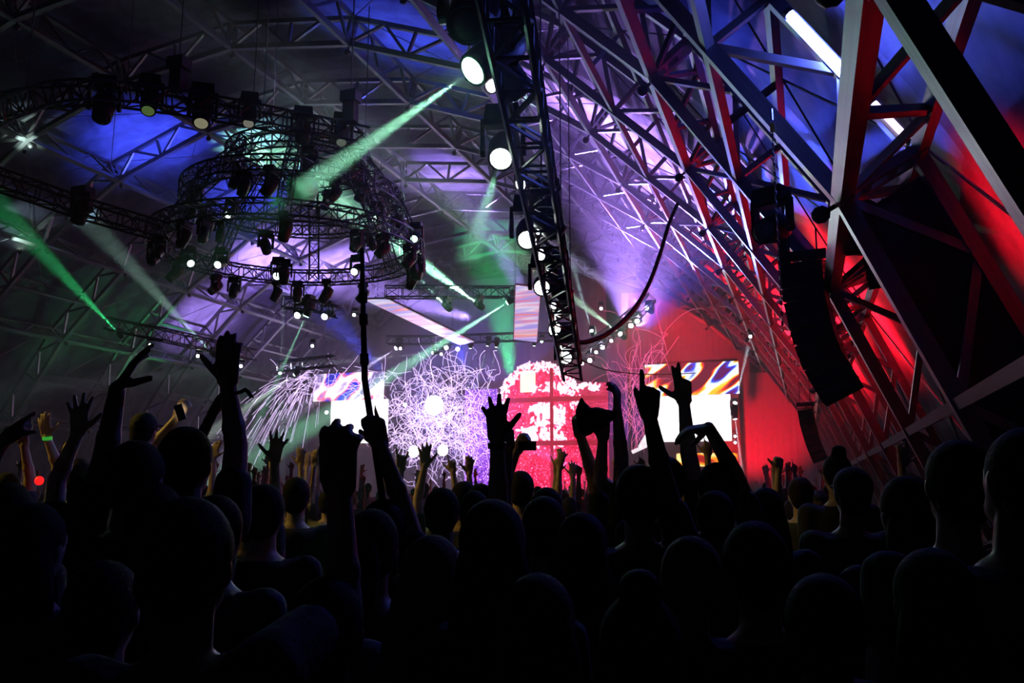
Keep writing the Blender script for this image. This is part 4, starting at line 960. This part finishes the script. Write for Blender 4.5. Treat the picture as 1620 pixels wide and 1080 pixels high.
for i, (px, py, D, st, hr_, cl, lb, tlt) in enumerate(HD):
    top = atD(px, py, D); H = max(1.5, min(2.0, top.z/1.012))
    person((top.x, top.y, 0), H, random.uniform(.1, .4), (), i % 4, hr_, st, cl, voxel=.013 if D > 2.2 else .011, deci=.5, lab=lb, group='heads in the near crowd', tilt=tlt)
# rider on shoulders with a cap, and the person carrying him
c = atD(233, 650, 6.4); rid = person((c.x, c.y-.02, 0), 1.75, .25, (), 1, 0, 'cap', 0, 'sit', .012, .5, 'capped person riding on shoulders beside the tallest arm', None, hips_z=c.z-.86)
# (the carrier's shoulders hold the rider)
ch = (c.z-.86-.07)/1.42*1.75
person((c.x, c.y+.02, 0), max(1.6, min(1.95, ch)), .25, (), 0, 3, 'short', 1, voxel=.014, deci=.5, lab='person carrying the capped rider on the shoulders')
# ---------------------------------------------------------------- far crowd
random.seed(21); far = []
def far_person(i):
    arms = []; n = (0, 2, 1, 1, 0, 2, 0, 1)[i]
    for q in range(n):
        s = 1 if q == 0 else -1
        if i in (3,): s = -1
        S_ = Vector((s*.168, 0, 1.44)); E = S_+Vector((s*random.uniform(-.02, .12), random.uniform(.02, .12), 1)).normalized()*.30; W = E+Vector((random.uniform(-.15, .15), random.uniform(0, .1), 1)).normalized()*.26
        arms.append((s, E, W, Vector((random.uniform(-.2, .2), 0, 1)), Vector((0, 1, 0)), random.uniform(.4, 1.6), random.choice((ST, ST, FIST, POINT)), (.5, .8, .1)))
    return person((0, 0, 0), 1.75, 0, arms, i % 4, i % 4, ('short', 'long', 'short', 'pony', 'long', 'short', 'cap', 'bun')[i], (0, 2, 1, 4, 3, 5, 0, 1)[i], voxel=.017, deci=.6, lab='x', low=True)
FL = ['arms down and short hair', 'both arms up and long hair', 'one arm up and short hair', 'left arm up and a ponytail', 'arms down and long hair', 'both arms up and short hair', 'arms down and a cap', 'one arm up and a hair bun']
protos = [far_person(i) for i in range(8)]; used = [False]*8; spots = []
near = [(o.location.x, o.location.y) for o in bpy.data.objects if o.name.startswith('person') and o not in protos]
for row in range(40):
    Y = 7.5+row*.78+row*row*.008
    if Y > 52: break
    for q in range(26):
        px = -40+1700*(q+.5*(row % 2)+random.uniform(-.3, .3))/26
        r = ray(px, 760); x = r.x/r.y*Y
        spots.append((x, Y+random.uniform(-.25, .25)))
random.shuffle(spots); n_ = 0; placed = []
for x, y in spots:
    if n_ >= 190: break
    if x > P3(5.4, y).x-.6 or x < P3(-5.4, y).x+.6: continue
    if min((abs(x-a)**2+abs(y-b)**2 for a, b in near), default=9) < .36 or any((x-a)**2+(y-b)**2 < .33 for a, b in placed): continue
    if y > 26 and random.random() < .5: continue
    i = random.choice((0, 0, 1, 2, 2, 3, 4, 5, 6, 7)); 
    o = protos[i] if not used[i] else copy_tree(protos[i]); used[i] = True
    s = random.uniform(.93, 1.06); o.location = (x, y, 0); o.scale = (s,)*3; o.rotation_euler = (0, 0, random.uniform(.0, .5)); placed.append((x, y)); n_ += 1
    dist = 'middle of the crowd' if y < 18 else ('far crowd' if y < 32 else 'crowd by the stage')
    tag(o, f'dark concertgoer with {FL[i]} in the {dist}', 'person', f'concertgoers, {FL[i]}, {dist}')

# ---------------------------------------------------------------- things in hands
POLE = mat('dark wooden pole', (.02, .014, .01), .6, noise=.3, nscale=10)
top, mid, bot = atD(573, 394, 3.65), atD(577, 600, 3.5), atD(592, 700, 3.42)
o = empty('pole', bot); P = [bot-(mid-bot).normalized()*.35, bot, mid, mid.lerp(top, .35), top]
MB().path([p-bot for p in P], [.014, .014, .0135, .0125, .009], 8).build('shaft', POLE, o, True)
for u in (.15, .45, .62):
    q = mid.lerp(top, u)-bot; MB().lathe([(.006, -.03), (.0185, -.02), (.0185, .02), (.006, .03)], 8, frame_m(q, top-mid)).build('tape_band', CABLEM, o)
tag(o, 'long thin dark pole held up before the left screen', 'pole')
rb = MB(); a = atD(593, 640, 3.42); b = atD(611, 690, 3.38); c = atD(597, 700, 3.42)
N = 8; V = []
for i in range(N+1):
    u = i/N; p = a.lerp(b, u); q = atD(592, 650, 3.43).lerp(c, u); V += [p+W_*.004*math.sin(u*9), q]
rb.add(V, [(2*i, 2*i+1, 2*i+3, 2*i+2) for i in range(N)]); rb.add([Vector(v)-W_*.006 for v in V], [(2*i+1, 2*i, 2*i+2, 2*i+3) for i in range(N)])
tag(rb.build('red_cloth', mat('red ribbon cloth', (.45, .01, .02), .7), None, True), 'strip of red cloth tied to the pole above the gripping hand', 'cloth')
# phone held sideways
def phone(c, u, v, w, h, lab, glow=None):
    u, v = Vector(u).normalized(), Vector(v); v = (v-u*v.dot(u)).normalized(); n = u.cross(v)
    M = Matrix((u, v, n)).transposed().to_4x4(); M.translation = c
    o = empty('phone'); o.matrix_world = M
    MB().box((0, 0, 0), (w, h, .009)).build('case', BLACKM, o); MB().box((0, 0, -.005), (w*.93, h*.92, .002)).build('screen', mat('phone glass', (.01, .01, .012), .1) if not glow else mat('phone glow', (.02,)*3, .2, emit=glow, es=2), o)
    MB().lathe([(.008, .0), (.008, .002)], 8, Matrix.Translation((w*.38, h*.3, .0045))).build('camera_eye', CABLEM, o)
    return tag(o, lab, 'phone')
phone(atD(834, 705, 5.75), U_, V_, .118, .06, 'dark phone held sideways before the pink lattice wall')
phone(atD(285, 652, 6.55), img(.9, .3), img(-.2, 1), .062, .12, 'phone with pale glowing edge held up beside the raised fist', (1, .9, .6))
phone(atD(1468, 806, 3.2), img(.8, .4), img(-.3, 1), .03, .055, 'small red glowing gadget in the dark right crowd', (1, .02, .05))
def cap_ring(p, d, r, w_, name, m, lab, cat):
    M = frame_m(p, d); pr = [(r, -w_/2), (r+.004, -w_/2), (r+.004, w_/2), (r, w_/2)]; n = 14; mb = MB(); V = []
    for a, z in pr: V += [M @ Vector((a*math.cos(2*math.pi*k/n), a*math.sin(2*math.pi*k/n), z)) for k in range(n)]
    mb.add(V, [(i*n+k, i*n+(k+1) % n, ((i+1) % 4)*n+(k+1) % n, ((i+1) % 4)*n+k) for i in range(4) for k in range(n)])
    return tag(mb.build(name, m), lab, cat)
cap_ring(atD(75, 693, 7.3), V_, .034, .03, 'wristband', mat('green band', (.05, .6, .05), .5, emit=(.1, 1, .1), es=.25), 'green wristband on the amber lit hand at the left', 'wristband')
cap_ring(WC.lerp(EC, .12), WC-EC, .034, .022, 'bracelet', BLACKM, 'dark bracelet on the wide open hand', 'bracelet')
# loose cord on the wrist of the raised fist
pts = [atD(372, 622, 3.45), atD(381, 620, 3.44), atD(388, 616, 3.44), atD(393, 620, 3.44), atD(398, 628, 3.45), atD(401, 627, 3.45)]
tag(MB().path(pts, [.006, .008, .009, .009, .008, .004], 6).build('wrist_cord', CABLEM, None, True), 'dark loose cord sticking out from the thick raised forearm', 'cord')
# plush hat with a pointed ear
cen = atD(940, 662, 5.25); hat = MB(); Rm = Matrix((U_, V_, W_)).transposed()
def hp(u, v, w_=0): return cen+Rm @ Vector((u, v, w_))
k_ = 5.25/1391.8
for (x, y, rx, ry) in ((-12, -4, 17, 24), (4, 0, 22, 19), (18, 4, 16, 11), (-17, 10, 13, 15)): hat.ell(hp(x*k_, y*k_), (rx*k_, ry*k_, .06), 12, 8, Rm)
capsule(hat, hp(-19*k_, 14*k_), hp(-20*k_, 30*k_), 11*k_, 3.5*k_); capsule(hat, hp(20*k_, 6*k_), hp(34*k_, 9*k_), 8*k_, 4*k_)
o = link('plush_hat', fuse(hat, .008, .6, 3, 'plush_hat')); o.data.materials.append(mat('dark plush', (.012, .011, .014), .95, noise=.3, nscale=40, bump=.6, bscale=120)); tag(o, 'dark plush hat with one pointed ear held up before the lattice wall', 'hat')
# white folded cloth glowing beside the right screen
a = S(1000, 715, 57.0); fm = MB()
for i, (x, z, dx, dz) in enumerate(((0, 0, 1.6, .7), (.5, .3, 1.0, 1.6), (.9, .5, .5, 2.4))): boxstrut(fm, a+Vector((x, 0, z)), a+Vector((x+dx, 0, z+dz)), .22)
tag(fm.build('light_fan', mat('white stage panel', (.3,)*3, .5, emit=(1, .95, 1), es=1.2)), 'white slanting lit panels beside the right video screen', 'stage panel')
tag(MB().ell((0, 0, 0), (.035, .035, .035), 12, 8).build('red_lamp', mat('red glow cap', (.3, .01, .01), .4, emit=(1, .01, .01), es=1.6), None, True, Matrix.Translation(atD(62, 760, 6.8))), 'small red glowing lamp low at the left', 'lamp')

bpy.data.scenes.remove(TS)

# ---------------------------------------------------------------- haze in the tent: thin over the crowd, thick near the stage
def haze_mat(name, dens):
    m = bpy.data.materials.new(name); m.use_nodes = True; nt = m.node_tree; nt.nodes.remove(nt.nodes['Principled BSDF'])
    v = nt.nodes.new('ShaderNodeVolumeScatter'); v.inputs['Density'].default_value = dens; v.inputs['Anisotropy'].default_value = .05
    nt.links.new(v.outputs[0], nt.nodes['Material Output'].inputs['Volume']); return m
for y0, y1, dn, lb in ((3, 22, .0016, 'thin haze drifting over the near crowd'), (22, 28, .006, 'haze thickening in the middle of the tent'), (28, 62, .012, 'thick haze around the stage catching the beams')):
    tag(MB().box((-19.5, (y0+y1)/2, 9.2), (44, y1-y0-.02, 18.2)).build('haze', haze_mat('haze %g' % dn, dn)), lb, 'haze', kind='stuff')
pf = MB().ell((0, 0, 0), (2.0, 1.5, 1.6), 20, 12); c = atD(705, 150, 8.0)
o = pf.build('haze_puff', haze_mat('haze puff', .035), None, True, Matrix.Translation(c)); tag(o, 'small puff of haze around the beam of the biggest lamp', 'haze', kind='stuff')
